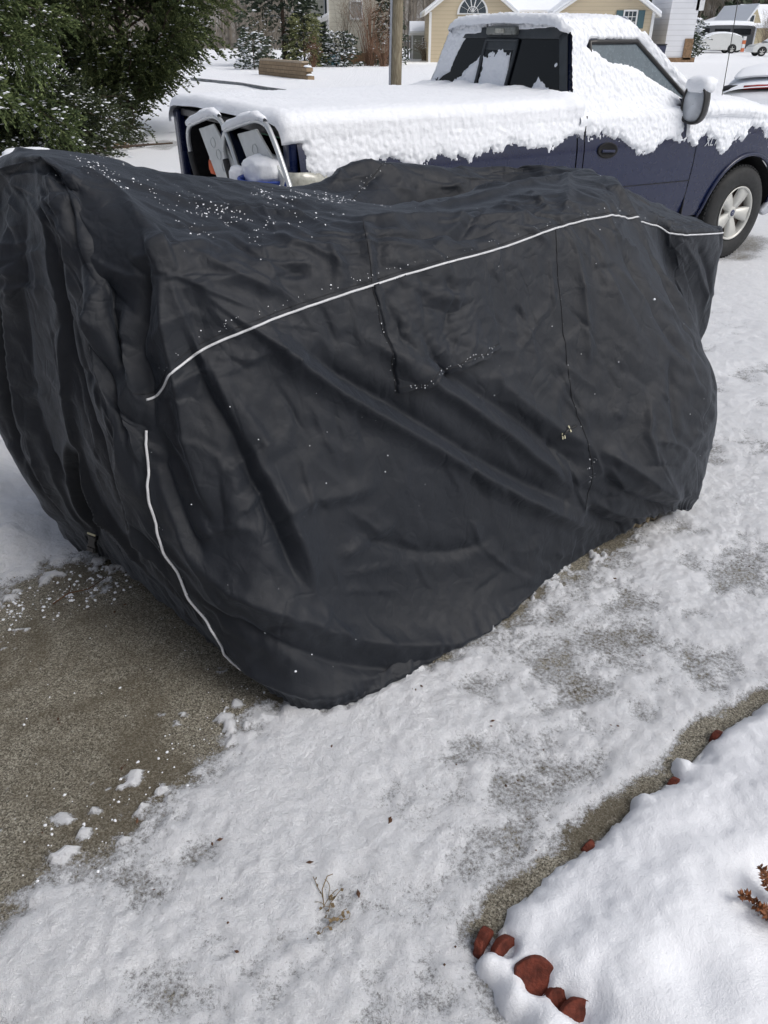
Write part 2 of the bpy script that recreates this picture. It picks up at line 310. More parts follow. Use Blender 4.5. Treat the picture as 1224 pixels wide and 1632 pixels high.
FOLDS = [
 (0.034,0.05,0.026,[(-0.541,1.906,1.243),(-0.506,1.891,1.209),(-0.473,1.887,1.171),(-0.437,1.885,1.133),(-0.407,1.887,1.103),(-0.374,1.893,1.073),(-0.338,1.899,1.043),(-0.3,1.905,1.01),(-0.259,1.913,0.975),(-0.216,1.92,0.931),(-0.17,1.934,0.891),(-0.127,1.946,0.849),(-0.081,1.965,0.812),(-0.037,1.983,0.774),(0.006,2,0.74),(0.053,2.02,0.703),(0.11,2.043,0.657),(0.171,2.068,0.607),(0.233,2.093,0.554),(0.284,2.115,0.512),(0.338,2.136,0.467),(0.4,2.162,0.419),(0.465,2.188,0.364),(0.527,2.215,0.321),(0.595,2.245,0.268),(0.671,2.284,0.213),(0.75,2.332,0.149),(0.839,2.392,0.074)]),
 (-0.03,0.034,0.034,[(-0.312,1.932,1.083),(-0.276,1.936,1.046),(-0.239,1.939,1.009),(-0.2,1.947,0.971),(-0.157,1.959,0.93),(-0.12,1.972,0.897),(-0.079,1.987,0.862),(-0.036,2.004,0.826),(0.009,2.022,0.792),(0.051,2.038,0.758),(0.105,2.058,0.711),(0.153,2.076,0.67),(0.203,2.095,0.629),(0.254,2.115,0.584),(0.308,2.137,0.538),(0.367,2.161,0.493),(0.427,2.187,0.447),(0.487,2.211,0.402),(0.569,2.247,0.345),(0.653,2.285,0.288),(0.742,2.328,0.227)]),
 (0.026,0.04,0.024,[(-0.091,2.038,1.014),(-0.044,2.052,0.969),(0.003,2.069,0.926),(0.049,2.085,0.885),(0.109,2.107,0.836),(0.166,2.126,0.783),(0.224,2.148,0.738),(0.288,2.171,0.684),(0.355,2.195,0.626),(0.425,2.22,0.565),(0.497,2.244,0.496),(0.567,2.269,0.433),(0.653,2.298,0.355),(0.733,2.326,0.289)]),
 (-0.02,0.03,0.03,[(0.053,2.112,0.95),(0.101,2.13,0.907),(0.152,2.147,0.86),(0.205,2.165,0.814),(0.266,2.188,0.767),(0.319,2.209,0.725),(0.383,2.232,0.676),(0.445,2.253,0.621),(0.512,2.276,0.564),(0.576,2.295,0.508),(0.663,2.32,0.43),(0.745,2.336,0.363)]),
 (0.014,0.04,0.024,[(0.334,2.245,0.78),(0.388,2.262,0.734),(0.446,2.278,0.683),(0.497,2.293,0.638),(0.559,2.312,0.586),(0.621,2.33,0.539),(0.697,2.348,0.489),(0.773,2.359,0.442)]),
 (0.026,0.05,0.03,[(-0.476,1.847,1.076),(-0.46,1.832,1.028),(-0.442,1.818,0.977),(-0.424,1.804,0.927),(-0.402,1.789,0.873),(-0.377,1.776,0.819),(-0.35,1.764,0.766),(-0.33,1.752,0.72),(-0.307,1.744,0.677),(-0.284,1.735,0.628),(-0.26,1.723,0.566),(-0.235,1.713,0.498),(-0.214,1.705,0.437),(-0.197,1.695,0.378),(-0.184,1.685,0.328)]),
 (-0.026,0.036,0.03,[(-0.526,1.862,1.136),(-0.512,1.847,1.091),(-0.498,1.832,1.047),(-0.483,1.817,1.002),(-0.467,1.805,0.96),(-0.443,1.791,0.908),(-0.416,1.78,0.862),(-0.392,1.769,0.818),(-0.371,1.751,0.759),(-0.346,1.731,0.693),(-0.327,1.722,0.655),(-0.308,1.709,0.608),(-0.285,1.701,0.558),(-0.269,1.691,0.513),(-0.25,1.678,0.453),(-0.233,1.665,0.395),(-0.215,1.652,0.336)]),
 (0.022,0.042,0.026,[(-0.539,1.89,1.221),(-0.541,1.876,1.175),(-0.54,1.861,1.129),(-0.538,1.844,1.078),(-0.535,1.83,1.036),(-0.531,1.815,0.992),(-0.525,1.8,0.946),(-0.521,1.788,0.898),(-0.514,1.776,0.849),(-0.506,1.763,0.799),(-0.495,1.746,0.751),(-0.485,1.729,0.707),(-0.47,1.71,0.659),(-0.455,1.692,0.613),(-0.442,1.675,0.566)]),
 (-0.024,0.03,0.026,[(-0.569,1.9,1.233),(-0.576,1.886,1.19),(-0.584,1.877,1.144),(-0.591,1.867,1.102),(-0.603,1.858,1.059),(-0.609,1.844,1.011),(-0.605,1.826,0.967),(-0.597,1.807,0.915),(-0.594,1.796,0.858)]),
 (0.026,0.06,0.034,[(-0.556,1.732,0.627),(-0.541,1.71,0.574),(-0.519,1.688,0.513),(-0.494,1.672,0.479),(-0.459,1.653,0.446),(-0.418,1.634,0.416),(-0.365,1.615,0.391),(-0.307,1.605,0.361),(-0.248,1.613,0.319),(-0.205,1.634,0.28),(-0.159,1.659,0.23),(-0.112,1.688,0.182),(-0.062,1.713,0.143),(-0.006,1.735,0.11),(0.058,1.761,0.081),(0.119,1.785,0.056),(0.179,1.813,0.034),(0.256,1.856,0.01),(0.32,1.907,0.002),(0.392,1.974,0),(0.458,2.039,0),(0.538,2.117,0.003),(0.615,2.192,0.01)]),
 (-0.018,0.036,0.03,[(-0.559,1.695,0.378),(-0.509,1.666,0.351),(-0.461,1.641,0.32),(-0.41,1.616,0.298),(-0.353,1.592,0.275),(-0.294,1.579,0.252),(-0.235,1.584,0.217),(-0.187,1.602,0.181),(-0.133,1.629,0.133),(-0.075,1.657,0.093),(-0.023,1.678,0.066),(0.044,1.708,0.043),(0.112,1.745,0.025),(0.174,1.782,0.008)]),
 (0.016,0.036,0.026,[(-0.516,1.675,0.268),(-0.476,1.653,0.223),(-0.436,1.634,0.178),(-0.39,1.612,0.141),(-0.331,1.583,0.117),(-0.266,1.562,0.093),(-0.205,1.561,0.069),(-0.145,1.579,0.053),(-0.085,1.611,0.042),(-0.023,1.647,0.032)]),
 (-0.014,0.026,0.02,[(-0.131,1.81,0.515),(-0.084,1.835,0.469),(-0.037,1.859,0.418),(0.018,1.892,0.372),(0.082,1.932,0.326),(0.15,1.973,0.287),(0.224,2.015,0.259),(0.283,2.05,0.252),(0.346,2.088,0.256),(0.403,2.122,0.259)]),
 (0.013,0.036,0.016,[(-0.307,1.702,0.59),(-0.253,1.742,0.595),(-0.195,1.79,0.594),(-0.144,1.824,0.583),(-0.094,1.859,0.571),(-0.003,1.932,0.57)]),
 (0.01,0.024,0.014,[(-0.496,1.688,0.555),(-0.424,1.675,0.578),(-0.356,1.677,0.582)]),
 (0.01,0.024,0.016,[(-0.13,1.771,0.39),(-0.077,1.823,0.414),(-0.024,1.874,0.429),(0.052,1.938,0.432)]),
 (0.034,0.095,0.011,[(-0.825,2.126,1.41),(-0.799,2.06,1.351),(-0.781,2.007,1.284),(-0.765,1.971,1.235),(-0.75,1.933,1.179),(-0.739,1.901,1.125),(-0.731,1.879,1.066),(-0.721,1.864,1.006),(-0.711,1.853,0.941),(-0.706,1.844,0.893),(-0.7,1.831,0.842),(-0.695,1.817,0.793),(-0.693,1.802,0.727),(-0.692,1.798,0.651),(-0.693,1.803,0.583),(-0.69,1.807,0.507),(-0.682,1.808,0.433),(-0.663,1.802,0.362),(-0.629,1.777,0.311),(-0.606,1.776,0.236)]),
 (-0.016,0.026,0.026,[(-0.831,2.06,1.365),(-0.824,2.023,1.327),(-0.826,2.009,1.285),(-0.835,2.011,1.238),(-0.845,2.017,1.188),(-0.853,2.018,1.138),(-0.859,2.017,1.087),(-0.863,2.013,1.037),(-0.861,2.003,0.991),(-0.854,1.984,0.933),(-0.841,1.961,0.882),(-0.827,1.939,0.83),(-0.813,1.92,0.776),(-0.799,1.905,0.719),(-0.784,1.889,0.658),(-0.772,1.879,0.609),(-0.762,1.872,0.555),(-0.749,1.864,0.5),(-0.731,1.853,0.446),(-0.705,1.837,0.393),(-0.68,1.824,0.339),(-0.643,1.795,0.303),(-0.613,1.78,0.247)]),
 (0.012,0.026,0.04,[(-0.821,2.086,1.396),(-0.813,2.047,1.348),(-0.805,2.001,1.301),(-0.806,1.982,1.252),(-0.81,1.976,1.199),(-0.811,1.966,1.138),(-0.809,1.953,1.075)]),
 (0.022,0.05,0.012,[(-0.646,1.902,1.14),(-0.65,1.891,1.095),(-0.654,1.875,1.046),(-0.657,1.859,1.005),(-0.656,1.834,0.954),(-0.655,1.819,0.901),(-0.658,1.822,0.837),(-0.657,1.809,0.78),(-0.649,1.793,0.729),(-0.642,1.776,0.682)]),
 (-0.016,0.024,0.022,[(-0.687,1.938,1.193),(-0.688,1.922,1.142),(-0.688,1.905,1.09),(-0.682,1.88,1.039),(-0.675,1.852,0.992),(-0.675,1.831,0.915)]),
 (0.02,0.04,0.06,[(-0.594,1.797,0.804),(-0.593,1.783,0.736),(-0.583,1.758,0.673),(-0.573,1.74,0.629),(-0.558,1.721,0.59),(-0.543,1.703,0.544),(-0.523,1.687,0.502),(-0.501,1.671,0.457),(-0.478,1.655,0.407),(-0.451,1.64,0.364),(-0.421,1.622,0.318),(-0.394,1.607,0.269)]),
 (-0.014,0.02,0.02,[(-0.581,1.792,0.807),(-0.577,1.78,0.748),(-0.57,1.759,0.69),(-0.552,1.734,0.639),(-0.531,1.708,0.582),(-0.5,1.684,0.53),(-0.467,1.66,0.47)]),
 (0.02,0.046,0.046,[(-0.581,1.909,1.243),(-0.56,1.914,1.252),(-0.535,1.93,1.256)]),
 (0.012,0.07,0.009,[(-0.559,1.912,1.251),(-0.563,1.886,1.201),(-0.573,1.874,1.148),(-0.584,1.862,1.095),(-0.596,1.85,1.044),(-0.607,1.838,0.996),(-0.619,1.826,0.952)]),
 (0.01,0.01,0.06,[(-0.54,1.903,1.24),(-0.526,1.881,1.19),(-0.51,1.863,1.136),(-0.497,1.851,1.098),(-0.482,1.839,1.059),(-0.468,1.826,1.018),(-0.455,1.815,0.979),(-0.442,1.802,0.937),(-0.432,1.789,0.896)]),
 (0.009,0.012,0.06,[(-0.55,1.908,1.246),(-0.547,1.884,1.201),(-0.546,1.868,1.149),(-0.542,1.855,1.109),(-0.536,1.839,1.064),(-0.53,1.824,1.02),(-0.522,1.809,0.975),(-0.514,1.795,0.93),(-0.505,1.782,0.883)]),
 (0.026,0.08,0.011,[(-0.966,2.179,1.412),(-1.006,2.225,1.352),(-1.023,2.217,1.291),(-1.035,2.208,1.247),(-1.048,2.2,1.199),(-1.06,2.189,1.145),(-1.074,2.189,1.094),(-1.095,2.201,1.034),(-1.118,2.216,0.97),(-1.131,2.219,0.912),(-1.142,2.217,0.841),(-1.151,2.215,0.774),(-1.153,2.21,0.708),(-1.152,2.207,0.649),(-1.145,2.202,0.594),(-1.137,2.198,0.536),(-1.126,2.194,0.476),(-1.113,2.191,0.408),(-1.096,2.188,0.347),(-1.075,2.186,0.287),(-1.052,2.185,0.224),(-1.03,2.19,0.158)]),
 (-0.014,0.026,0.03,[(-0.949,2.159,1.349),(-0.957,2.146,1.305),(-0.969,2.142,1.257),(-0.982,2.14,1.208),(-0.995,2.138,1.157),(-1.009,2.142,1.104),(-1.031,2.156,1.046),(-1.046,2.163,0.989),(-1.059,2.166,0.93),(-1.07,2.163,0.857),(-1.078,2.16,0.779),(-1.084,2.16,0.711),(-1.08,2.156,0.647),(-1.07,2.149,0.595),(-1.055,2.139,0.545),(-1.023,2.118,0.474),(-0.991,2.101,0.401)]),
 (0.02,0.011,0.06,[(-0.902,2.119,1.381),(-0.886,2.08,1.34),(-0.878,2.06,1.293),(-0.875,2.052,1.231),(-0.875,2.045,1.164),(-0.87,2.033,1.112),(-0.871,2.025,1.052),(-0.878,2.022,0.997),(-0.888,2.02,0.936),(-0.9,2.021,0.869),(-0.907,2.02,0.811),(-0.911,2.019,0.753),(-0.917,2.02,0.693),(-0.922,2.023,0.605),(-0.916,2.02,0.519),(-0.896,2.007,0.468),(-0.868,1.989,0.42),(-0.83,1.963,0.37),(-0.803,1.948,0.328),(-0.767,1.924,0.281),(-0.735,1.905,0.237),(-0.698,1.884,0.186)]),
 (-0.026,0.024,0.026,[(-1.116,2.236,1.132),(-1.127,2.23,1.083),(-1.145,2.237,1.028),(-1.166,2.248,0.971),(-1.183,2.254,0.913),(-1.197,2.255,0.859),(-1.21,2.254,0.791),(-1.224,2.255,0.723),(-1.237,2.257,0.658),(-1.244,2.259,0.596),(-1.239,2.255,0.528),(-1.227,2.248,0.471),(-1.213,2.243,0.412)]),
 (-0.03,0.026,0.02,[(-0.905,2.008,0.678),(-0.941,2.039,0.599),(-0.975,2.074,0.511),(-0.984,2.091,0.426),(-0.982,2.106,0.35),(-0.972,2.13,0.233)]),
 (0.016,0.012,0.034,[(-0.93,2.032,0.686),(-0.997,2.091,0.545),(-1.008,2.105,0.471),(-1.01,2.118,0.39),(-0.994,2.141,0.252)]),
 (0.014,0.034,0.01,[(-0.796,1.901,0.752),(-0.782,1.887,0.7),(-0.77,1.876,0.647),(-0.753,1.861,0.592),(-0.734,1.845,0.551),(-0.711,1.827,0.508),(-0.685,1.807,0.465),(-0.656,1.782,0.428),(-0.628,1.759,0.388),(-0.598,1.737,0.342),(-0.569,1.717,0.295),(-0.538,1.698,0.249)]),
 (0.01,0.012,0.04,[(-1.084,2.16,0.711),(-1.078,2.155,0.638),(-1.072,2.153,0.558),(-1.062,2.149,0.477),(-1.05,2.148,0.398),(-1.038,2.154,0.316),(-1.031,2.172,0.229)]),
 (0.016,0.044,0.03,[(-0.831,2.169,1.412),(-0.784,2.136,1.389),(-0.742,2.114,1.366),(-0.704,2.091,1.345),(-0.661,2.052,1.321),(-0.623,2.006,1.3),(-0.559,1.919,1.255)]),
 (0.012,0.04,0.026,[(-0.766,2.206,1.379),(-0.725,2.222,1.359),(-0.68,2.229,1.339),(-0.632,2.24,1.32),(-0.588,2.245,1.306),(-0.54,2.25,1.294),(-0.491,2.249,1.284),(-0.446,2.25,1.277),(-0.377,2.263,1.268),(-0.309,2.28,1.261),(-0.253,2.281,1.256),(-0.191,2.277,1.25),(-0.13,2.274,1.245)]),
 (-0.01,0.034,0.03,[(-0.711,2.232,1.352),(-0.663,2.259,1.333),(-0.61,2.267,1.315),(-0.554,2.273,1.3),(-0.498,2.285,1.289),(-0.443,2.302,1.281),(-0.385,2.313,1.272),(-0.326,2.319,1.264),(-0.267,2.327,1.259),(-0.206,2.335,1.253)]),
 (0.01,0.03,0.02,[(-0.647,1.923,1.213),(-0.572,1.901,1.234),(-0.516,1.918,1.243),(-0.476,1.965,1.244),(-0.441,2.014,1.244)]),
 (0.012,0.034,0.02,[(-0.489,1.933,1.239),(-0.449,1.935,1.219),(-0.41,1.941,1.197),(-0.372,1.945,1.175),(-0.319,1.958,1.147),(-0.268,1.974,1.118)]),
 (-0.008,0.024,0.018,[(-0.413,2.043,1.245),(-0.353,2.007,1.221),(-0.298,2.008,1.191),(-0.243,2.024,1.169),(-0.188,2.045,1.149)]),
 (0.01,0.026,0.016,[(-0.307,2.117,1.246),(-0.246,2.09,1.227),(-0.189,2.096,1.203),(-0.138,2.1,1.177),(-0.091,2.106,1.149)]),
 (0.012,0.03,0.02,[(-0.076,2.288,1.24),(-0.048,2.179,1.199),(-0.034,2.129,1.127)]),
 (-0.01,0.02,0.02,[(-0.022,2.328,1.234),(-0.011,2.183,1.181),(-0.013,2.141,1.123)]),
 (0.016,0.034,0.022,[(-0.132,2.312,1.246),(-0.06,2.308,1.238),(0.015,2.34,1.228),(0.094,2.409,1.215),(0.173,2.481,1.203),(0.238,2.516,1.195),(0.298,2.541,1.189),(0.364,2.568,1.185),(0.428,2.596,1.182),(0.543,2.662,1.181)]),
 (-0.012,0.024,0.022,[(-0.091,2.19,1.227),(-0.039,2.212,1.22),(0.014,2.242,1.211),(0.07,2.281,1.202),(0.129,2.33,1.193),(0.191,2.381,1.183),(0.248,2.424,1.176),(0.315,2.471,1.169),(0.377,2.511,1.166)]),
 (0.016,0.03,0.026,[(0.013,2.622,1.213),(0.075,2.651,1.205),(0.144,2.704,1.195),(0.239,2.801,1.188),(0.331,2.853,1.195),(0.421,2.926,1.207),(0.503,3.017,1.217),(0.65,3.139,1.218),(0.789,3.219,1.211)]),
 (0.01,0.02,0.014,[(0.144,2.29,1.165),(0.231,2.466,1.19),(0.267,2.631,1.196)]),
 (-0.008,0.018,0.014,[(0.203,2.343,1.162),(0.254,2.454,1.182),(0.301,2.578,1.194),(0.345,2.679,1.2)]),
 (0.01,0.022,0.016,[(0.513,2.891,1.221),(0.536,2.762,1.21),(0.569,2.692,1.185)]),
 (0.01,0.02,0.014,[(0.355,2.688,1.201),(0.436,2.664,1.198),(0.49,2.593,1.165)]),
 (0.02,0.03,0.026,[(-0.247,2.792,1.24),(-0.167,3.208,1.227),(-0.056,3.292,1.247),(0.02,3.342,1.246)]),
 (-0.016,0.02,0.018,[(-0.116,2.726,1.218),(-0.067,3.191,1.203),(0.007,3.294,1.24)]),
 (-0.008,0.02,0.018,[(0.13,2.774,1.19),(0.143,3.292,1.166),(0.155,3.359,1.217)]),
 (0.008,0.02,0.016,[(0.059,2.747,1.196),(0.071,3.264,1.193),(0.083,3.336,1.233)]),
 (0.012,0.026,0.018,[(0.231,3.346,1.157),(0.312,3.399,1.161),(0.379,3.186,1.176),(0.441,3.169,1.194),(0.509,3.154,1.209)]),
 (0.02,0.036,0.044,[(0.891,3.356,1.198),(0.884,3.083,1.186),(0.945,3.032,1.105),(0.976,2.978,1.042),(1.015,2.933,0.976),(1.054,2.901,0.916),(1.111,2.907,0.849),(1.159,2.899,0.787),(1.208,2.891,0.725),(1.242,2.851,0.669),(1.278,2.825,0.608)]),
 (-0.014,0.03,0.026,[(0.838,2.797,1.08),(0.878,2.759,1.012),(0.921,2.729,0.943),(0.973,2.708,0.869),(1.027,2.687,0.793),(1.084,2.677,0.724),(1.144,2.669,0.654)]),
 (0.012,0.03,0.024,[(0.61,2.665,1.149),(0.643,2.633,1.074),(0.672,2.604,0.998),(0.686,2.568,0.924),(0.698,2.528,0.848),(0.705,2.487,0.771),(0.711,2.449,0.698)]),
 (0.012,0.024,0.026,[(0.972,2.538,0.614),(0.96,2.487,0.548),(0.956,2.44,0.481),(0.988,2.411,0.403),(1.039,2.416,0.315),(1.15,2.51,0.148)]),
 (-0.01,0.02,0.02,[(1.056,2.65,0.714),(1.057,2.603,0.631),(1.063,2.559,0.552),(1.074,2.515,0.473),(1.091,2.481,0.385)]),
 (0.02,0.036,0.022,[(0.735,2.356,0.47),(0.804,2.363,0.43),(0.874,2.368,0.388),(0.943,2.376,0.341),(1.02,2.407,0.278),(1.187,2.535,0.131)]),
 (-0.02,0.026,0.024,[(0.755,2.343,0.393),(0.823,2.346,0.329),(0.893,2.361,0.265),(1.03,2.446,0.165),(1.148,2.517,0.11)]),
 (0.014,0.026,0.018,[(0.751,2.332,0.257),(0.837,2.367,0.205),(0.926,2.41,0.154),(1.082,2.497,0.096)]),
 (-0.014,0.022,0.02,[(0.726,2.321,0.25),(0.822,2.374,0.147),(0.955,2.456,0.054)]),
 (0.01,0.024,0.018,[(0.801,2.353,0.4),(0.857,2.35,0.326),(0.893,2.361,0.265)]),
 (0.012,0.024,0.02,[(0.784,3.562,1.203),(0.675,2.982,1.22),(0.624,2.754,1.191),(0.573,2.641,1.155)]),
 (-0.014,0.03,0.03,[(0.956,2.939,1.045),(1,2.934,0.993),(1.03,2.893,0.94),(1.082,2.859,0.861),(1.126,2.826,0.794),(1.194,2.826,0.719)]),
 (0.01,0.02,0.02,[(1.274,3.364,0.954),(1.417,3.487,0.816),(1.529,3.57,0.648),(1.544,3.571,0.526)]),
 (-0.01,0.016,0.016,[(1.377,3.441,0.923),(1.503,3.55,0.77),(1.576,3.613,0.606)]),
 (0.012,0.03,0.02,[(0.972,3.186,1.141),(1.094,3.276,1.055),(1.27,3.371,0.986)]),
 (0.008,0.016,0.012,[(0.048,2.177,1.112),(0.094,2.194,1.078),(0.144,2.218,1.047),(0.21,2.261,1.022),(0.287,2.317,0.997)]),
 (-0.007,0.014,0.012,[(0.07,2.162,1.046),(0.137,2.197,1.009),(0.205,2.239,0.982),(0.289,2.327,1.014)]),
 (0.007,0.016,0.012,[(0.014,2.134,1.071),(0.04,2.125,1.007),(0.07,2.123,0.947),(0.129,2.132,0.864)]),
 (-0.007,0.014,0.012,[(0.162,2.263,1.108),(0.204,2.262,1.034),(0.19,2.226,0.98),(0.163,2.182,0.927)]),
]
SEAMS = {
 'pipe2': [(-0.613,1.805,0.82),(-0.615,1.803,0.784),(-0.616,1.794,0.749),(-0.616,1.786,0.723),(-0.618,1.777,0.695),(-0.618,1.767,0.667),(-0.62,1.756,0.632),(-0.62,1.746,0.6),(-0.615,1.736,0.564),(-0.609,1.728,0.527),(-0.606,1.724,0.489),(-0.597,1.718,0.45),(-0.585,1.712,0.414),(-0.573,1.705,0.381),(-0.561,1.7,0.347),(-0.549,1.694,0.31),(-0.532,1.685,0.284),(-0.516,1.675,0.268),(-0.49,1.661,0.232),(-0.474,1.657,0.194),(-0.46,1.657,0.15),(-0.445,1.657,0.116),(-0.43,1.654,0.086)],
 'seamA': [(-0.034,2.116,1.103),(-0.027,2.109,1.08),(-0.022,2.102,1.056),(-0.018,2.094,1.029),(-0.011,2.089,1.005),(-0.004,2.085,0.981),(0.003,2.08,0.956),(0.01,2.074,0.928),(0.014,2.066,0.898),(0.022,2.059,0.867),(0.031,2.054,0.835),(0.039,2.048,0.806)],
 'seamB': [(-0.064,2.288,1.238),(-0.057,2.216,1.228),(-0.052,2.186,1.209),(-0.048,2.164,1.185),(-0.042,2.147,1.162),(-0.038,2.132,1.137),(-0.037,2.118,1.112)],
 'flapbottom': [(0.039,2.048,0.806),(0.069,2.07,0.809),(0.101,2.092,0.811),(0.13,2.113,0.814),(0.153,2.131,0.819),(0.181,2.153,0.826),(0.208,2.175,0.831),(0.243,2.202,0.837),(0.286,2.238,0.841),(0.312,2.26,0.843),(0.34,2.284,0.845),(0.37,2.308,0.846)],
 'flapright': [(0.316,2.407,1.118),(0.324,2.398,1.093),(0.332,2.391,1.067),(0.339,2.383,1.037),(0.342,2.373,1.012),(0.348,2.365,0.984),(0.352,2.354,0.956),(0.355,2.343,0.929),(0.361,2.332,0.899),(0.365,2.321,0.875),(0.37,2.308,0.846)],
 'seamC': [(0.57,2.63,1.146),(0.573,2.612,1.12),(0.575,2.595,1.092),(0.578,2.581,1.064),(0.582,2.568,1.037),(0.585,2.555,1.01),(0.587,2.543,0.985),(0.593,2.532,0.958),(0.594,2.52,0.936),(0.597,2.507,0.909),(0.602,2.492,0.88),(0.607,2.478,0.853),(0.61,2.464,0.826),(0.615,2.449,0.798),(0.621,2.435,0.768),(0.627,2.42,0.736),(0.631,2.41,0.713),(0.639,2.397,0.679),(0.648,2.387,0.646),(0.658,2.381,0.619),(0.666,2.372,0.589),(0.68,2.365,0.556),(0.693,2.36,0.526),(0.707,2.354,0.494),(0.719,2.35,0.466),(0.732,2.345,0.432),(0.74,2.34,0.395),(0.745,2.334,0.346),(0.744,2.331,0.297),(0.728,2.321,0.237)],
 'tabs': [(0.604,2.321,0.54),(0.632,2.339,0.547),(0.661,2.354,0.55)],
 'seamD': [(-0.116,2.726,1.218),(-0.09,3.156,1.193),(-0.055,3.215,1.215),(-0.002,3.306,1.244)],
}
def cr_basis(t):
    return np.stack([-.5*t+t*t-.5*t**3, 1-2.5*t*t+1.5*t**3, .5*t+2*t*t-1.5*t**3, -.5*t*t+.5*t**3],-1)
def surf(G,u,v):
    """closed Catmull-Rom sheet: u wraps round the columns, v runs hem to spine"""
    n,m=G.shape[:2]
    iu=np.floor(u).astype(int);fu=u-iu;iv=np.minimum(np.floor(v).astype(int),m-2);fv=v-iv
    bu=cr_basis(fu);bv=cr_basis(fv);P=np.zeros(u.shape+(3,))
    Ge=np.concatenate([2*G[:,:1]-G[:,1:2],G,2*G[:,-1:]-G[:,-2:-1]],1)
    for a in range(4):
        for b in range(4):
            P+= (bu[...,a]*bv[...,b])[...,None]*Ge[(iu+a-1)%n, iv+b]
    return P
# ------------------------------------------------------------------ the draped cover
NU, NV = 42, 36
nc = len(CTRL)
U, VV = np.meshgrid(np.arange(0, nc, 1/NU), np.arange(0, 8+1e-9, 1/NV), indexing='ij')
P = surf(CTRL, U, VV)
def normals(P):
    du = np.roll(P, -1, 0)-np.roll(P, 1, 0); dv = np.gradient(P, axis=1)
    N = np.cross(dv, du); L = np.linalg.norm(N, axis=-1, keepdims=True); N = N/np.maximum(L, 1e-9); return N
N = normals(P)
cen = P.mean((0, 1)); 
if ((P-cen)*N).sum(-1).mean() < 0: N = -N
for _ in range(6):
    N = N+np.roll(N, 1, 0)+np.roll(N, -1, 0); N[:, 1:-1] += N[:, 2:]+N[:, :-2]; N /= np.maximum(np.linalg.norm(N, axis=-1, keepdims=True), 1e-9)
N[:, -1] = (0, 0, 1)
P0 = P.reshape(-1, 3); N0 = N.reshape(-1, 3); D = np.zeros(len(P0))
def fold(P0, N0, D, amp, wl, wr, pts, sharp=1.35, taper=.22):
    pts = np.asarray(pts); n = len(pts)
    seg = np.linalg.norm(np.diff(pts, axis=0), axis=1); cum = np.concatenate([[0], np.cumsum(seg)]); tot = cum[-1]
    lo, hi = pts.min(0)-3*max(wl, wr), pts.max(0)+3*max(wl, wr)
    idx = np.where(((P0 > lo) & (P0 < hi)).all(1))[0]
    if len(idx) == 0: return
    Q = P0[idx]; best = np.full(len(idx), 1e9); tt = np.zeros(len(idx)); sg = np.ones(len(idx))
    for i in range(n-1):
        a, b = pts[i], pts[i+1]; d = b-a; t = np.clip((Q-a)@d/max(d@d, 1e-9), 0, 1); e = Q-a-t[:, None]*d; dd = np.linalg.norm(e, axis=1); mk = dd < best
        s = np.sign((np.cross(d, N0[idx])*e).sum(1)); best = np.where(mk, dd, best); tt = np.where(mk, cum[i]+t*seg[i], tt); sg = np.where(mk, s, sg)
    wd = np.where(sg > 0, wr, wl); env = sstep(0, taper, tt/tot)*sstep(1, 1-taper, tt/tot)
    D[idx] += amp*env*(.6*np.exp(-(best/wd)**1.7)+.4*np.exp(-(best/(.55*wd))**1.0))
FS = 1.38
for amp, wl, wr, pts in FOLDS: fold(P0, N0, D, amp*FS, wl, wr, pts)
P1 = P0+N0*D[:, None]
# secondary creases: short, crisp, running with the hang of the cloth
rng = random.Random(5); D2 = np.zeros(len(P0)); nu, nv = U.shape
for k in range(900):
    i = rng.randrange(nu); j = int(rng.uniform(.04, .93)*nv); typ = rng.random()
    if typ < .5: di, dj = rng.uniform(-.35, .7), -1     # down the cloth
    elif typ < .85: di, dj = 1, rng.uniform(-1.2, -.1)        # swags running back and down
    else: di, dj = 1, rng.uniform(-.3, .6)
    L = rng.uniform(.07, .34); pts = []; cx, cy = i, j; bend = rng.uniform(-.025, .025)
    p = P[i % nu, j]; pts = [p]; acc = 0
    for st in range(24):
        a = math.atan2(dj, di)+bend*st*.35+rng.uniform(-.12, .12); cx += math.cos(a)*3; cy += math.sin(a)*3
        if cy < 1 or cy > nv-2: break
        q = P[int(cx) % nu, int(cy)]; dd = np.linalg.norm(q-pts[-1])
        if dd > .015: acc += dd; pts.append(q)
        if acc > L: break
    if len(pts) < 3: continue
    wv = rng.uniform(.006, .015); am = rng.uniform(.003, .0095)*rng.choice((1, 1, -1)); ws_ = wv*rng.uniform(1, 4); fold(P0, N0, D2, am, *((ws_, wv*.7) if rng.random() < .5 else (wv*.7, ws_)), pts, 1.2, .4)
q0 = P0; 
nz = fbm(q0[:, 0]*5+q0[:, 2]*3, q0[:, 1]*5, q0[:, 2]*2.2, o=3)-.5
wr_ = 1-np.abs(2*fbm((q0[:, 0]*.8+q0[:, 1]*.6)*9+q0[:, 2]*4, q0[:, 2]*5-q0[:, 0]*3, q0[:, 1]*3+2, o=3, g=.5)-1)
D3 = .020*nz+.006*(wr_-.8)
vrow = VV.ravel(); damp = sstep(0, .25, vrow)
P1 = P1+N0*(D2+D3*(.35+.65*damp))[:, None]
# gathered hem: elastic puckers, turned in
hem = np.exp(-(vrow/.22)**2); ur = U.ravel()
pk = np.sin(ur*2*math.pi*3.1+3*vn(ur*1.7, ur*0))*.006*vn(ur*1.3, ur*0+7)+.004*np.sin(ur*2*math.pi*7.3+5*vn(ur*3.1, ur*0+4))*vn(ur*2.3, ur*0+2)
P1 = P1+N0*(hem*(pk-.01))[:, None]; P1[:, 2] = np.maximum(P1[:, 2]+hem*.006*np.sin(ur*17), .012)
PF = P1.reshape(nu, nv, 3)
WRK = .45
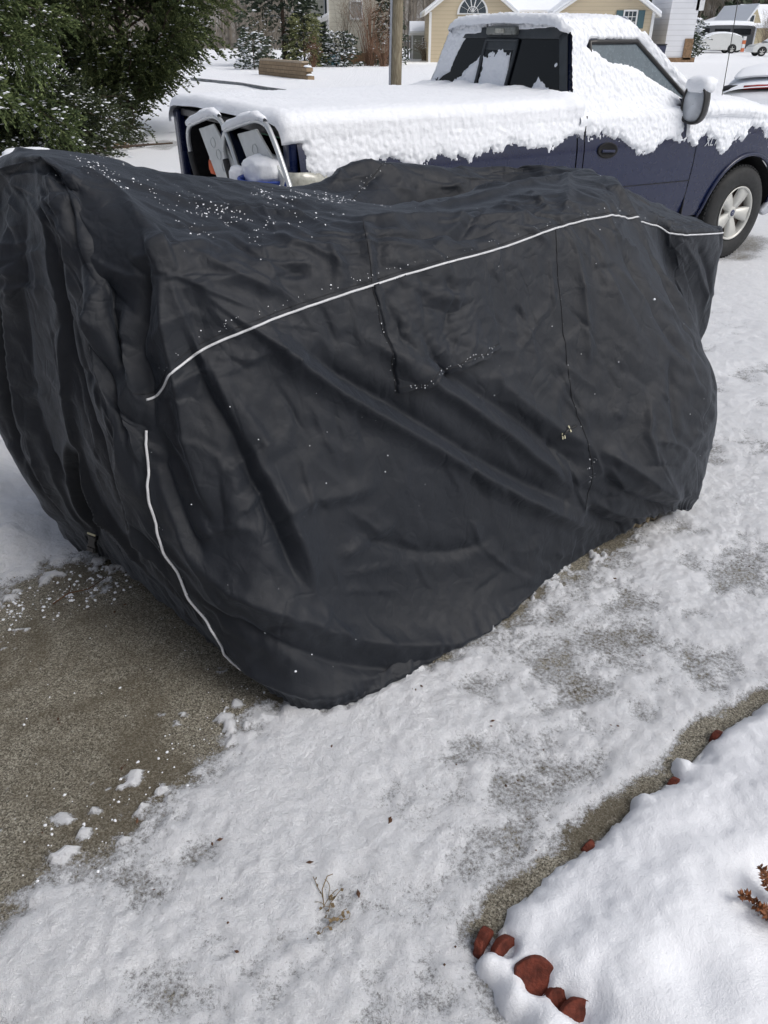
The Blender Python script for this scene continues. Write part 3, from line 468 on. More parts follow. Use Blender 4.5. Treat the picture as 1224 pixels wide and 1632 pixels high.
# let the sheet buckle under its own slack: a short cloth run, of which only the wrinkles are kept
def relax(PF, ST=4, slack=.022, frames=16):
    Gc = PF[::ST, :-4:ST].copy(); n_, m_ = Gc.shape[:2]; ii, jj = np.meshgrid(np.arange(n_), np.arange(m_-1), indexing='ij'); a = (ii*m_+jj).ravel(); b = (((ii+1) % n_)*m_+jj).ravel()
    o = mesh_np('sim', Gc.reshape(-1, 3), np.stack([a, b, b+1, a+1], 1)); vg = o.vertex_groups.new(name='pin')
    W = np.full((n_, m_), .25); W[:, -1] = 1; W[:, :2] = 1; W[:, 2:5] = .5; Wf = W.ravel()
    for q in np.unique(Wf): vg.add([int(i) for i in np.where(Wf == q)[0]], float(q), 'REPLACE')
    md = o.modifiers.new('c', 'CLOTH'); s = md.settings; s.quality = 7; s.mass = .2; s.tension_stiffness = 40; s.compression_stiffness = 40; s.shear_stiffness = 20; s.bending_stiffness = 1.2; s.air_damping = 5
    s.vertex_group_mass = 'pin'; s.pin_stiffness = 6; s.shrink_min = s.shrink_max = -slack; s.effector_weights.gravity = .5; md.collision_settings.use_collision = False
    md.point_cache.frame_start = 1; md.point_cache.frame_end = frames+2
    for f in range(1, frames+1): SC.frame_set(f)
    me = o.evaluated_get(bpy.context.evaluated_depsgraph_get()).to_mesh(); q = np.empty(len(me.vertices)*3, np.float32); me.vertices.foreach_get('co', q); q = q.reshape(n_, m_, 3).astype(float)
    om = o.data; bpy.data.objects.remove(o); bpy.data.meshes.remove(om); SC.frame_set(1)
    d = q-Gc; d[~np.isfinite(d)] = 0; lo = d.copy()
    for _ in range(26):
        lo = (np.roll(lo, 1, 0)+2*lo+np.roll(lo, -1, 0))/4; e = np.concatenate([lo[:, :1], lo, lo[:, -1:]], 1); lo = (e[:, :-2]+2*e[:, 1:-1]+e[:, 2:])/4
    d = d-lo; d[:, :2] = 0; full = np.zeros((n_, m_+3, 3)); full[:, :m_] = d
    nu_, nv_ = PF.shape[:2]; U_, V_ = np.meshgrid(np.arange(nu_)/ST, np.minimum(np.arange(nv_)/ST, m_+.99), indexing='ij'); return surf(full, U_, V_)
wr = relax(PF); print('wrinkle rms', float(np.sqrt((wr**2).sum(-1)).mean()))
msk = (.35+.9*sstep(.42, .62, fbm(P0[:, 0]*2.3+5, P0[:, 1]*2.3, P0[:, 2]*2.3, o=3))).reshape(nu, nv, 1)
PF = PF+wr*WRK*msk; P1 = PF.reshape(-1, 3)
# rows below the hem: cloth turned under
under = PF[:, :1].copy(); ctr = np.array([*(COV_O+1.1*ES+.8*EP), 0]); dr = ctr-under; dr[..., 2] = 0; dr /= np.linalg.norm(dr, axis=-1, keepdims=True)
u1 = under+dr*.02+np.array([0, 0, .004]); u2 = under+dr*.05+np.array([0, 0, .03])
PA = np.concatenate([u2, u1, PF], 1); n_, m_ = PA.shape[:2]
ii, jj = np.meshgrid(np.arange(n_), np.arange(m_-1), indexing='ij'); a = (ii*m_+jj).ravel(); b = (((ii+1) % n_)*m_+jj).ravel()
Fc = np.stack([a, b, b+1, a+1], 1)
mc = NM('cover_fabric')
wv = mc.noise(900, 2, .5); big = mc.noise(2.2, 3)
mc.set('Base Color', mc.ramp(big, [(.3, (.0065, .0088, .0135)), (.7, (.0098, .0125, .0185))]))
mc.set('Roughness', mc.ramp(mc.noise(30, 4), [(.3, .52), (.7, .64)])); mc.set('Specular IOR Level', .38); mc.set('Sheen Weight', .14); mc.set('Sheen Roughness', .4); mc.set('Sheen Tint', (.75, .85, 1.0))
vo = mc.new('ShaderNodeTexVoronoi', feature='DISTANCE_TO_EDGE'); vo.inputs['Scale'].default_value = 7
st = mc.new('ShaderNodeMapping'); st.inputs['Scale'].default_value = (1, 1, .55); st.inputs['Rotation'].default_value = (.3, .5, .6)
nw = mc.new('ShaderNodeTexNoise'); nw.inputs['Scale'].default_value = 6; mc.L(mc.co, nw.inputs['Vector'])
ad = mc.new('ShaderNodeVectorMath', operation='MULTIPLY_ADD'); mc.L(nw.outputs['Color'], ad.inputs[0]); ad.inputs[1].default_value = (.10, .10, .10); mc.L(mc.co, ad.inputs[2]); mc.L(ad.outputs[0], st.inputs['Vector']); mc.L(st.outputs[0], vo.inputs['Vector'])
cre = mc.math('MULTIPLY', mc.ramp(vo.outputs['Distance'], [(0, 0), (.05, 1)]), mc.ramp(mc.noise(5, 3), [(.45, 0), (.62, 1)]))
def ridged(sc, vec, d): return mc.math('MINIMUM', mc.math('ABSOLUTE', mc.math('SUBTRACT', mc.noise(sc, 1.5, .4, vec=vec, dist=d), .5)), .10)
st2 = mc.new('ShaderNodeMapping'); st2.inputs['Rotation'].default_value = (.5, -.5, .64); st2.inputs['Scale'].default_value = (1, 1, .45); mc.L(mc.co, st2.inputs['Vector'])
rg = mc.math('ADD', ridged(7, st2.outputs[0], .3), mc.math('MULTIPLY', ridged(17, mc.co, .5), .45)); rg = mc.math('MULTIPLY', rg, mc.ramp(mc.noise(3.1, 2), [(.36, .25), (.62, 1)]))
nb = mc.bump(rg, .040, .5); nb = mc.bump(mc.noise(26, 5, .6, dist=1.2), .004, .4, nb); nb = mc.bump(cre, .003, .5, nb); mc.bump(wv, .0009, .6, nb)
car = empty('vehicle_cover', (float(COV_O[0]+ES[0]), float(COV_O[1]+ES[1]), 0), 0, 'charcoal weatherproof cover with thin white piping draped over a bulky parked vehicle', 'vehicle cover')
off = np.array([COV_O[0]+ES[0], COV_O[1]+ES[1], 0])
cloth = mesh_np('cloth', PA.reshape(-1, 3)-off, Fc, mc.m, car)
FL = PF.reshape(-1, 3); NF = normals(PF)
if ((PF-PF.mean((0, 1)))*NF).sum(-1).mean() < 0: NF = -NF
NFL = NF.reshape(-1, 3)
def snap(pts, lift=.003, step=.006):
    """lay a 3-D polyline on the finished cloth"""
    pts = np.asarray(pts, float); out = []
    for a, b in zip(pts[:-1], pts[1:]):
        k = max(1, int(np.linalg.norm(b-a)/step)); out += [a+(b-a)*t/k for t in range(k)]
    out.append(pts[-1]); out = np.array(out); res = []
    for q in out:
        ok = np.where((np.abs(P0-q) < .05).all(1))[0]
        if len(ok) == 0: ok = np.arange(0, len(P0), 7)
        i = ok[((P0[ok]-q)**2).sum(1).argmin()]; res.append(FL[i]+NFL[i]*lift)
    res = np.array(res)
    for _ in range(3): res[1:-1] = (res[:-2]+2*res[1:-1]+res[2:])/4
    return res-off
M_pipe = plain('piping', (.62, .63, .65), .45, nscale=40)
M_stitch = plain('seam_thread', (.012, .013, .016), .8)
row = 4*NV
i0 = int(0.0*NU); i1 = int(11.2*NU)
def rowpts(i0, i1, row, lift=.004):
    q = np.array([PF[i % nu, row]+NF[i % nu, row]*lift for i in range(i0, i1)])
    for _ in range(5): q[1:-1] = (q[:-2]+2*q[1:-1]+q[2:])/4
    return q-off
MB().tube(rowpts(0, i1, row, .0025)[5:], .0034, 6).build('piping', M_pipe, car)
MB().tube(snap(SEAMS['pipe2'], .006), .0040, 6).build('piping', M_pipe, car)
# the pocket flap: a second layer of cloth, sewn along its top and sides, loose at the bottom
ca, cb, cc, cd = [np.array(q) for q in (SEAMS['seamA'][0], SEAMS['flapright'][0], SEAMS['flapbottom'][-1], SEAMS['flapbottom'][0])]
fa, fb = np.meshgrid(np.linspace(0, 1, 110), np.linspace(0, 1, 90), indexing='ij'); Q = ((ca*(1-fa[..., None])+cb*fa[..., None])*(1-fb[..., None])+(cd*(1-fa[..., None])+cc*fa[..., None])*fb[..., None])
sel = np.where(((P0 > Q.min((0, 1))-.06) & (P0 < Q.max((0, 1))+.06)).all(1))[0]; Qf = Q.reshape(-1, 3); near_i = np.empty(len(Qf), int)
for s_ in range(0, len(Qf), 400): near_i[s_:s_+400] = sel[((P0[sel][None]-Qf[s_:s_+400, None])**2).sum(-1).argmin(1)]
base_ = FL[near_i].reshape(Q.shape); nrm_ = NFL[near_i].reshape(Q.shape)
for _ in range(4):
    for A_ in (base_, nrm_): A_[1:-1, 1:-1] = (A_[:-2, 1:-1]+A_[2:, 1:-1]+A_[1:-1, :-2]+A_[1:-1, 2:])/4
wrk = 1-np.abs(2*fbm(fa*5+fb*2.5, fb*4-fa*1.5, o=3, g=.55)-1); lift = .005+.024*fb**2.2*(np.clip(np.sin(np.pi*np.clip(fa*1.02, 0, 1)), 0, 1)**.35)*(.75+.5*np.sin(fa*11))+.012*(wrk-.62)*np.sin(np.pi*fa)**.5*sstep(0, .2, fb)
lift = np.maximum(lift, .002)+.0022*np.exp(-((fb-.955)/.012)**2); Q2 = base_+nrm_*lift[..., None]; Q2[-1] -= nrm_[-1]*(lift[-1][:, None]+.004); Q2[0] -= nrm_[0]*(lift[0][:, None]+.004)
n1_, m1_ = fa.shape; ii, jj = np.meshgrid(np.arange(n1_-1), np.arange(m1_-1), indexing='ij'); a = (ii*m1_+jj).ravel(); flap = mesh_np('pocket_flap', Q2.reshape(-1, 3)-off, np.stack([a, a+m1_, a+m1_+1, a+1], 1), mc.m, car)
MB().tube([Vector(q) for q in (Q2[:, 84]+nrm_[:, 84]*.0005-off)[::2]], .0014, 5).build('seam', M_stitch, flap)
for kx in ('seamA', 'seamB', 'seamC', 'seamD'):
    MB().tube(snap(SEAMS[kx], .0006), .0016, 5).build('seam', M_stitch, car)
MB().tube(rowpts(0, i1, row+3, .0004), .0012, 5).build('seam', M_stitch, car)
# snow specks lying on the cover, the little flap, buckle, strap tabs, tyre
rngs = np.random.RandomState(4)
def specks(name, pts3, sizes, parent):
    base = np.array([(math.cos(a), math.sin(a), 0) for a in np.arange(5)*2*math.pi/5]+[(0, 0, .8)]); F0 = np.array([(i, (i+1) % 5, 5) for i in range(5)])
    V = []; F = []
    for k, (i, s) in enumerate(zip(pts3, sizes)):
        nrm = NFL[i]; t = np.cross(nrm, [0, 0, 1]); t = t/max(np.linalg.norm(t), 1e-6) if np.linalg.norm(t) > .05 else np.array([1., 0, 0]); b = np.cross(nrm, t)
        jit = 1+.35*rngs.randn(6, 1); c = FL[i]+rngs.randn(3)*.002; V.append(c-off+(base[:, :1]*t+base[:, 1:2]*b)*s*jit+base[:, 2:]*nrm*s); F.append(F0+6*k)
    return mesh_np(name, np.concatenate(V), np.concatenate(F), M_snow, parent)
Sv = (P1[:, :2]-COV_O)@np.stack([ES, EP], 1); ps, pp = Sv[:, 0], Sv[:, 1]; zz = P1[:, 2]; up = NFL[:, 2]
w1 = 0*ps
for s0, p0_, z0, ss, sp_, am in ((-.02, .86, 1.42, .07, .16, 9), (.16, .62, 1.33, .10, .07, 12), (.28, .70, 1.3, .13, .05, 8), (.10, .50, 1.25, .07, .04, 9), (.30, .56, 1.25, .14, .05, 5), (.45, .84, 1.28, .22, .045, 14), (.62, .80, 1.25, .16, .05, 6), (.03, .75, 1.38, .10, .08, 3)):
    w1 = w1+am*np.exp(-((ps-s0)/ss)**2-((pp-p0_)/sp_)**2)*(zz > z0-.25)
w1 = w1*sstep(.15, .5, up)*(fbm(ps*14, pp*14, o=3) > .45)
area = np.abs(np.linalg.norm(np.cross(np.roll(PF, -1, 0)-PF, np.gradient(PF, axis=1)), axis=-1)).reshape(-1)
w1 = w1*area; w1 /= w1.sum()
i1_ = rngs.choice(len(FL), 620, p=w1); s1_ = rngs.choice([.0012, .0018, .0024, .0034], 620, p=[.4, .35, .18, .07])
vis = area*((vrow > .5) & (ur < 12)); vis = vis/vis.sum(); i2_ = rngs.choice(len(FL), 90, p=vis); s2_ = rngs.choice([.0008, .0013, .002], 90, p=[.6, .3, .1])
# along the piping, the seams and the fold behind the saddle
i3_ = []
for c_, a_, b_, n_k in ((row+5, NU//3, 6*NU, 90), (row+6, int(6.3*NU), int(8.7*NU), 26)):
    for k in range(n_k): i3_.append((int(rngs.uniform(a_, b_)) % nu)*nv+c_+rngs.randint(-1, 4))
def near(pts, n, jit):
    out = []; pts = np.asarray(pts)
    for k in range(n):
        t = rngs.rand()*(len(pts)-1); j = int(t); q = pts[j]+(pts[min(j+1, len(pts)-1)]-pts[j])*(t-j)+rngs.randn(3)*jit; ok = np.where((np.abs(P0-q) < .04).all(1))[0]
        if len(ok): out.append(int(ok[((P0[ok]-q)**2).sum(1).argmin()]))
    return out
i3_ += near(SEAMS['seamA'][2:], 26, .002)+near(SEAMS['seamC'][4:], 20, .003)+near(SEAMS['seamD'], 70, .008)+near(SEAMS['pipe2'], 22, .007)+near(SEAMS['seamC'][-5:-2], 20, .012)
i3_ = np.array(i3_); s3_ = rngs.choice([.0009, .0014, .0021], len(i3_), p=[.5, .35, .15])
fsp = [(int(rngs.uniform(8, 100)), int(rngs.normal(85, 1.6))) for _ in range(46)]
sp = specks('snow_specks', np.concatenate([i1_, i2_, i3_]), np.concatenate([s1_, s2_, s3_]), None); sp.location = off
for a_, b_2 in fsp: pass
fs_ = MB()
for a_, b_2 in fsp: q_ = Q2[a_, min(88, b_2)]+nrm_[a_, min(88, b_2)]*.001; s_ = float(rngs.choice([.0009, .0014, .002])); fs_.lathe([(0, -s_), (s_, 0), (0, s_)], tuple(q_-off), 'z', 5)
fso = fs_.build('snow_specks', M_snow); fso.location = off; tag(fso, 'grains of snow caught along the lower hem of the pocket flap', 'snow', kind='stuff')
tag(sp, 'fine grains of snow sprinkled over the charcoal cover', 'snow', kind='stuff')
# side release buckle hanging at the front hem
M_blk = plain('black_plastic', (.012, .012, .013), .35)
bk = MB(); 
bk.prism([(-.017, -.03), (.017, -.03), (.017, -.012), (.012, -.006), (.012, .004), (.016, .010), (.016, .022), (-.016, .022), (-.016, .010), (-.012, .004), (-.012, -.006), (-.017, -.012)], -.005, .005, 'y')
bk.box((0, -.006, -.022), (.026, .004, .012)); bk.box((0, -.006, .016), (.024, .004, .006))
b_ = bk.build('buckle', M_blk, car, bevel=.0015); b_.location = Vector((-1.000, 2.125, .225))-Vector(off); b_.rotation_euler = (R(-20), 0, R(-28)); b_.scale = (1.2,)*3
M_tab = plain('cream_tab', (.55, .52, .36), .6)
tb = MB(); tb.box((0, -.007, .024), (.030, .003, .005)); t_ = tb.build('strap_tip', M_tab, b_)
# two stitched cream strap loops on the flank
def flank_mark(q, rz, sz, cnt):
    ok = ((P0-np.array(q))**2).sum(1).argmin(); c = FL[ok]+NFL[ok]*.004; mb = MB()
    for k in range(cnt): mb.box((k*.011, 0, 0), sz)
    o = mb.build('strap_tab', M_tab, car, bevel=.001); o.location = Vector(c-off); o.rotation_euler = (R(-22), R(rz), R(36.9)); return o
flank_mark(SEAMS['tabs'][0], 6, (.0045, .003, .024), 2); flank_mark(SEAMS['tabs'][1], -20, (.005, .003, .026), 1)
mb = MB(); mb.tube(snap(SEAMS['tabs'], .003), .004, 5); mb.build('strap', M_blk, car)
# printed patch of scuffed lettering low on the flank: pale worn mark
# knobbly tyre under the hem
M_mud = plain('muddy_rubber', (.30, .25, .17), .85, var=.35, nscale=40, bump=.004)
ty_ = MB(); 
Rt, Wt = .195, .20
ty_.lathe([(.10, -.09), (.15, -Wt/2), (Rt-.02, -Wt/2+.01), (Rt, -Wt/2+.03), (Rt, Wt/2-.03), (Rt-.02, Wt/2-.01), (.15, Wt/2), (.10, .09)], (0, 0, 0), 'y', 40)
for k in range(26):
    a = k*2*math.pi/26
    for sgn in (-1, 1):
        M_ = Matrix.Rotation(-a, 4, 'Y'); ty_.box((0, sgn*.052, Rt+.008), (.034, .07, .026), .35*sgn, M_)
    ty_.box((0, 0, Rt+.006), (.02, .05, .02), 0, Matrix.Rotation(-a-.12, 4, 'Y'))
t_ = ty_.build('knobbly_tyre', M_mud, bevel=.004); t_.location = (COV_O[0]+1.64*ES[0]+.135*EP[0], COV_O[1]+1.64*ES[1]+.135*EP[1], 0.212); t_.rotation_euler = (0, 0, R(36.9))
tag(t_, 'mud caked knobbly tyre showing beneath the cover\'s rear hem', 'tyre')
# ------------------------------------------------------------------ garden bank, terracotta edging, litter
bx = axis([(.12, 1.9, .0085, .0105), (1.9, 4.6, .02, .06)]); by = axis([(.3, 1.9, .0085, .0105), (1.9, 3.6, .02, .05)])
X, Y = np.meshgrid(bx, by, indexing='ij')
wob = .035*(fbm(X*5, Y*5, o=3)-.5)+.045*(fbm(X*15, Y*15, o=4)-.5)+.012*(fbm(X*45, Y*45, o=3)-.5)
dB = -seg_dist(X, Y, BANK, True)
dB = dB-.008+wob
for (cx, cy, rr, am) in ((.215, .842, .036, .06), (.262, .765, .040, .06), (.32, .70, .04, .05), (.80, 1.355, .04, .04), (.665, 1.245, .02, .02)): dB += am*np.exp(-((X-cx)**2+(Y-cy)**2)/rr**2)
for (cx, cy, rr, am) in ((.268, .868, .020, .07), (.318, .797, .030, .09), (.362, .757, .024, .09), (.395, .722, .034, .10), (.222, .892, .016, .07)): dB -= am*np.exp(-((X-cx)**2+(Y-cy)**2)/rr**2)
prof = np.sqrt(np.clip(1-(1-np.clip(dB/.075, 0, 1))**2, 0, 1))
H_ = -.03+prof*(.03+.045+.075*sstep(0, .32, dB)+.035*(fbm(X*3.2, Y*3.2, o=3)-.5)+.010*(fbm(X*9, Y*9, o=3)-.5)+.0050*(fbm(X*55, Y*55, o=3, g=.75)-.5))
H_ -= .045*np.exp(-((X-.95)**2+(Y-.95)**2)/.04)*prof+.02*np.exp(-((X-.62)**2+(Y-.78)**2)/.004)*prof
n, m = X.shape; ii, jj = np.meshgrid(np.arange(n-1), np.arange(m-1), indexing='ij'); a = (ii*m+jj).ravel()
bank = mesh_np('snow_bank', np.stack([X, Y, H_], -1).reshape(-1, 3), np.stack([a, a+m, a+m+1, a+1], 1)[(H_.ravel()[a] > -.0299) | (H_.ravel()[a+m+1] > -.0299)], snow_mat('bank_snow', (.88, .90, .94), .0045, .0024, 34, 230, .0))
tag(bank, kind='structure')
M_terra = plain('terracotta', (.125, .030, .018), .8, var=.5, nscale=45, bump=.003, bscale=160, spec=.3)
rng_t = random.Random(8)
def scallop(i, x, y, z, rz, tilt, s, label):
    """a scallop-topped terracotta edging tile: rounded head on a narrower foot, raised rim"""
    mb = MB(); w_ = .05*s; out = [(-w_*.85, -.09), (w_*.85, -.09), (w_*.9, -.01)]+[(w_*math.cos(a), w_*math.sin(a)) for a in np.linspace(0, math.pi, 15)]+[(-w_*.9, -.01)]
    mb.prism(out, -.010, .010, 'y')
    for q in range(len(mb.v)): v_ = mb.v[q]; mb.v[q] = tuple(v_[j]*(1+rng_t.uniform(-.05, .05)) for j in range(3))
    o = mb.build('edging_tile', M_terra, bevel=.003); o.location = (x, y, z); o.rotation_euler = (tilt, R(3*((i*7) % 5-2)), rz)
    tag(o, label, 'edging tile', 'terracotta edging tiles along the snowy bed'); return o
TL = [(.220, .890, .002, 60, -.2, .7, 'sliver of terracotta edging tile at the tip of the garden snow bank'),
      (.268, .866, .002, 35, -.6, .8, 'half buried terracotta tile between the bank tip and the biggest exposed tile'),
      (.318, .797, .028, -12, -.75, 1.02, 'biggest exposed round terracotta edging tile facing up from the snow'),
      (.360, .760, .020, 15, -.7, .7, 'terracotta edging tile below the biggest exposed one'),
      (.396, .722, .026, 0, -.8, .95, 'terracotta edging tile cut by the bottom edge of the view'),
      (.505, 1.128, -.016, 40, .2, .55, 'dark speck of terracotta tile halfway along the bank edge'),
      (.776, 1.302, -.004, 40, -.3, .55, 'small terracotta tile tip showing beside a lump of snow on the bank edge'),
      (.950, 1.460, -.004, 35, -.3, .6, 'farthest terracotta tile tip poking from the bank edge')]
for i, (x, y, z, rz, tl, s, lb) in enumerate(TL): scallop(i, x, y, z, R(rz), tl, s, lb)
# heather-like plant with rusty leaves at the right
M_leaf = plain('rusty_leaf', (.23, .085, .03), .7, var=.45, nscale=50); M_stem = plain('dry_stem', (.12, .06, .03), .8)
def sprig(mb, p, d, s, rng):
    """a short shoot with pointed drooping leaves"""
    d = Vector(d).normalized(); p = Vector(p); pts = [p+d*s*k/6+Vector((0, 0, -.15*s*(k/6)**2)) for k in range(7)]
    st = []
    for k in range(1, 7):
        for q in range(5):
            a = rng.uniform(0, 6.28); side = d.orthogonal().normalized(); side.rotate(Matrix.Rotation(a, 3, d)); ld = (side*.9+d*.5+Vector((0, 0, -.35))).normalized()
            l = rng.uniform(.009, .017); wv_ = ld.cross(Vector((rng.random(), rng.random(), 1))).normalized()*l*.24; c = pts[k]; nrm = ld.cross(wv_).normalized()*l*.12
            mb.add([c, c+ld*l*.45+wv_+nrm, c+ld*l, c+ld*l*.45-wv_+nrm, c+ld*l*.5-nrm], [(0, 1, 4), (1, 2, 4), (2, 3, 4), (3, 0, 4)])
    return pts
rng = random.Random(3)
pl = empty('plant', (.875, .90, .07), 0, 'rust brown leafy plant poking out of the snow at the right edge', 'plant')
lf = MB(); stm = MB()
for (a, b, l, up) in ((-1, .35, .10, .55), (-.9, -.1, .085, .8), (-.6, .6, .09, .9), (-.3, .9, .09, .8), (-1, .1, .06, .2), (.3, .3, .1, 1), (.4, -.4, .1, .8), (-.5, -.55, .08, .9)):
    d = Vector((a, b, up)).normalized(); base = Vector((0, 0, 0)); e = base+d*l*.9; stm.tube([base, base+d*l*.5+Vector((0, 0, .01)), e], [.003, .002, .0015], 5)
    for k in range(3):
        t = .45+.25*k; dd = (d+Vector((rng.uniform(-.5, .5), rng.uniform(-.5, .5), rng.uniform(-.2, .5)))).normalized(); p = sprig(lf, base+d*l*t, dd, .035, rng); stm.tube(p, .0011, 4)
lf.build('leaves', M_leaf, pl); stm.build('stem', M_stem, pl)
# dry weed in the joint of the drive
M_weed = plain('dry_weed', (.20, .15, .085), .9, var=.4)
wd = MB(); rng = random.Random(9)
for k in range(9):
    x0, y0 = rng.uniform(-.018, .018), rng.uniform(-.04, .04); p = Vector((x0, y0, .002)); a = rng.uniform(0, 6.28); pts = [p]
    for q in range(6): a += rng.uniform(-.7, .7); p = p+Vector((math.cos(a)*.008, math.sin(a)*.008, rng.uniform(-.001, .007))); p.z = max(p.z, .002); pts.append(p)
    wd.tube(pts, .0009, 4)
    for q in range(3):
        c = pts[rng.randrange(len(pts))]; v = Vector((rng.uniform(-1, 1), rng.uniform(-1, 1), rng.uniform(0, .6)))*.006; u_ = v.orthogonal()*.5; wd.add([c, c+v+u_, c+v*1.8, c+v-u_], [(0, 1, 2, 3)])
wd.tube([(-.012, .0, .004), (-.018, .035, .016), (-.008, .065, .02), (.004, .075, .012)], .0013, 4)
tag(wd.build('weed', M_weed, loc=(-.125, .965, .012)), 'dry brown weed growing through the icy driveway', 'weed')
wd2 = MB()
for k in range(7):
    a = rng.uniform(0, 6.28); p = Vector((rng.gauss(0, .014), rng.gauss(0, .02), .001)); pts = [p]
    for q in range(4): a += rng.uniform(-.9, .9); p = p+Vector((math.cos(a)*.006, math.sin(a)*.006, rng.uniform(-.001, .002))); pts.append(p)
    wd2.tube(pts, .0008, 4)
tag(wd2.build('weed', M_weed, loc=(-.205, 1.015, .010)), 'smaller flattened clump of dry weed left of the upright weed', 'weed')
# leaf litter, too many crumbs to count
M_lit = plain('leaf_litter', (.085, .04, .02), .85, var=.5, nscale=3)
lt = MB(); rng = random.Random(12)
spots = [(-.62, 1.19), (-.95, 1.52), (-.72, 1.36), (-.18, 1.06), (-.42, 1.12), (.12, 1.66), (.1, 1.63), (.57, 1.95), (.66, 1.5), (.3, 1.5), (.85, 2.2), (1.35, 2.25), (-.06, .99), (-.52, 1.02), (-.16, 1.42), (.32, 1.28), (-.9, 2.05), (-.94, 2.0), (1.5, 2.7), (.98, 2.55), (.02, 1.2), (-.33, .86)]
for (x, y) in spots:
    for k in range(rng.choice((1, 1, 2))):
        a = rng.uniform(0, 6.28); s = rng.uniform(.004, .011); c = Vector((x+rng.uniform(-.015, .015), y+rng.uniform(-.015, .015), .018)); u_ = Vector((math.cos(a), math.sin(a), rng.uniform(-.2, .3)))*s; v = Vector((-math.sin(a), math.cos(a), rng.uniform(0, .5)))*s*.5
        lt.add([c-u_, c+v, c+u_, c-v, c+Vector((0, 0, s*.3))], [(0, 1, 4), (1, 2, 4), (2, 3, 4), (3, 0, 4)])
for k in range(40):
    x, y = rng.uniform(-1.4, 1.4), rng.uniform(.8, 2.6); s = rng.uniform(.0015, .0035); c = Vector((x, y, .016)); lt.add([c+Vector((s, 0, 0)), c+Vector((0, s, .001)), c-Vector((s, 0, 0)), c-Vector((0, s, 0)), c+Vector((0, 0, s))], [(0, 1, 4), (1, 2, 4), (2, 3, 4), (3, 0, 4)])
tag(lt.build('leaf_litter', M_lit), 'scattered crumbs of dead leaf on the driveway snow', 'leaf litter', kind='stuff')
tw = MB(); tw.tube([(-1.16, 2.05, .012), (-1.12, 2.10, .02), (-1.06, 2.13, .016), (-1.02, 2.2, .014)], [.003, .0025, .002, .0012], 5); tw.tube([(-1.12, 2.10, .02), (-1.13, 2.15, .02)], .0015, 4)
tag(tw.build('twig', M_stem), 'thin dark twig lying on wet concrete left of the cover', 'twig')
# snow crumbs scattered on the bare concrete
rng = random.Random(31); sc_ = MB()
def crumb(mb, c, s, rng):
    V = []; 
    for a in range(6):
        t = a*math.pi/3+rng.uniform(-.3, .3); r = s*rng.uniform(.6, 1.2); V.append((c[0]+r*math.cos(t), c[1]+r*math.sin(t), c[2]))
    V.append((c[0], c[1], c[2]+s*rng.uniform(.5, .9))); V += [(c[0]+(p[0]-c[0])*.7, c[1]+(p[1]-c[1])*.7, c[2]+s*.45) for p in V[:6]]
    mb.add(V, [(i, (i+1) % 6, 7+(i+1) % 6, 7+i) for i in range(6)]+[(7+i, 7+(i+1) % 6, 6) for i in range(6)], True)
for k in range(260):
    x, y = rng.uniform(-1.55, -.3), rng.uniform(.75, 2.25)
    if rng.random() < .5: d_ = rng.gauss(0, .09); t = rng.random(); x, y = -.88+t*.6+d_*.6, .98+t*.62-d_*.5+.07
    crumb(sc_, (x, y, .0005), rng.choice((.0015, .002, .0025, .003, .005)), rng)
for k in range(500):
    t = rng.random(); x = -1.55+t*.75+rng.gauss(0, .05); y = 1.85+t*.5+rng.gauss(0, .07); crumb(sc_, (x, y, .0005), rng.choice((.0015, .0025, .004, .007)), rng)
tag(sc_.build('snow_crumbs', M_snow), 'loose crumbs of snow scattered over the bare wet concrete', 'snow', kind='stuff')
# ------------------------------------------------------------------ the snow covered pickup
M_navy = plain('navy_paint', (.0035, .0085, .040), .3, var=.05, nscale=6, spec=.4, coat=.35)
M_trim = plain('dark_trim', (.035, .042, .05), .55, var=.15); M_glass = plain('dark_glass', (.004, .005, .007), .08, var=.1, spec=.25)
M_rub = plain('rubber', (.018, .019, .020), .75, var=.2); M_alloy = plain('alloy', (.56, .56, .53), .42, metal=.35, var=.05)
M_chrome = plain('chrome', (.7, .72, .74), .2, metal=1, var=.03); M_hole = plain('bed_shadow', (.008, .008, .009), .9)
M_lens = plain('clear_lens', (.42, .42, .37), .1, var=.35, nscale=25, coat=.8); M_mirror = plain('mirror_glass', (.50, .53, .57), .35, metal=.2)
trk = empty('pickup_truck', (-.997, 5.455, 0), R(32.55), 'dark blue pickup truck half buried in clinging snow behind the covered vehicle', 'pickup truck', scale=.986)
HUBX, RHX, WR = 4.22, 1.15, .385
def side_y(z): return -float(np.interp(z, [.38, .48, .62, .85, 1.02, 1.14, 1.22, 1.27], [.93, .965, .985, 1.0, .995, .975, .95, .90]))
def arch_z(x, hx, r, base): d = abs(x-hx); return max(base, .385+math.sqrt(r*r-d*d)) if d < r else base
def panel(name, x0, x1, top, base, hub=None, n=40, r=.47, sgn=1):
    xs = sorted(set(list(np.linspace(x0, x1, n))+([hub+r*math.sin(a) for a in np.linspace(-math.pi/2, math.pi/2, 29)] if hub else []))); xs = [x for x in xs if x0 <= x <= x1]; P = []
    for x in xs:
        b = arch_z(x, hub, r, base) if hub else base; t = top(x) if callable(top) else top
        P.append([(x, sgn*side_y(z)*(1-.045*sstep(4.3, 5.2, x)), z) for z in np.linspace(b, t, 16)])
    mb = MB().grid(P); return mb.build(name, M_navy, trk)
for sgn in (1, -1):
    panel('bed_side', .0, 2.18, 1.27, .44, RHX, sgn=sgn)
    panel('door', 2.262, 3.485, 1.22, .42, n=16, sgn=sgn)
    panel('fender', 3.495, 4.98, lambda x: 1.20-.12*float(sstep(3.7, 5.1, x)), .42, HUBX, sgn=sgn)
    panel('cab_corner', 2.192, 2.252, 1.24, .42, n=4, sgn=sgn)
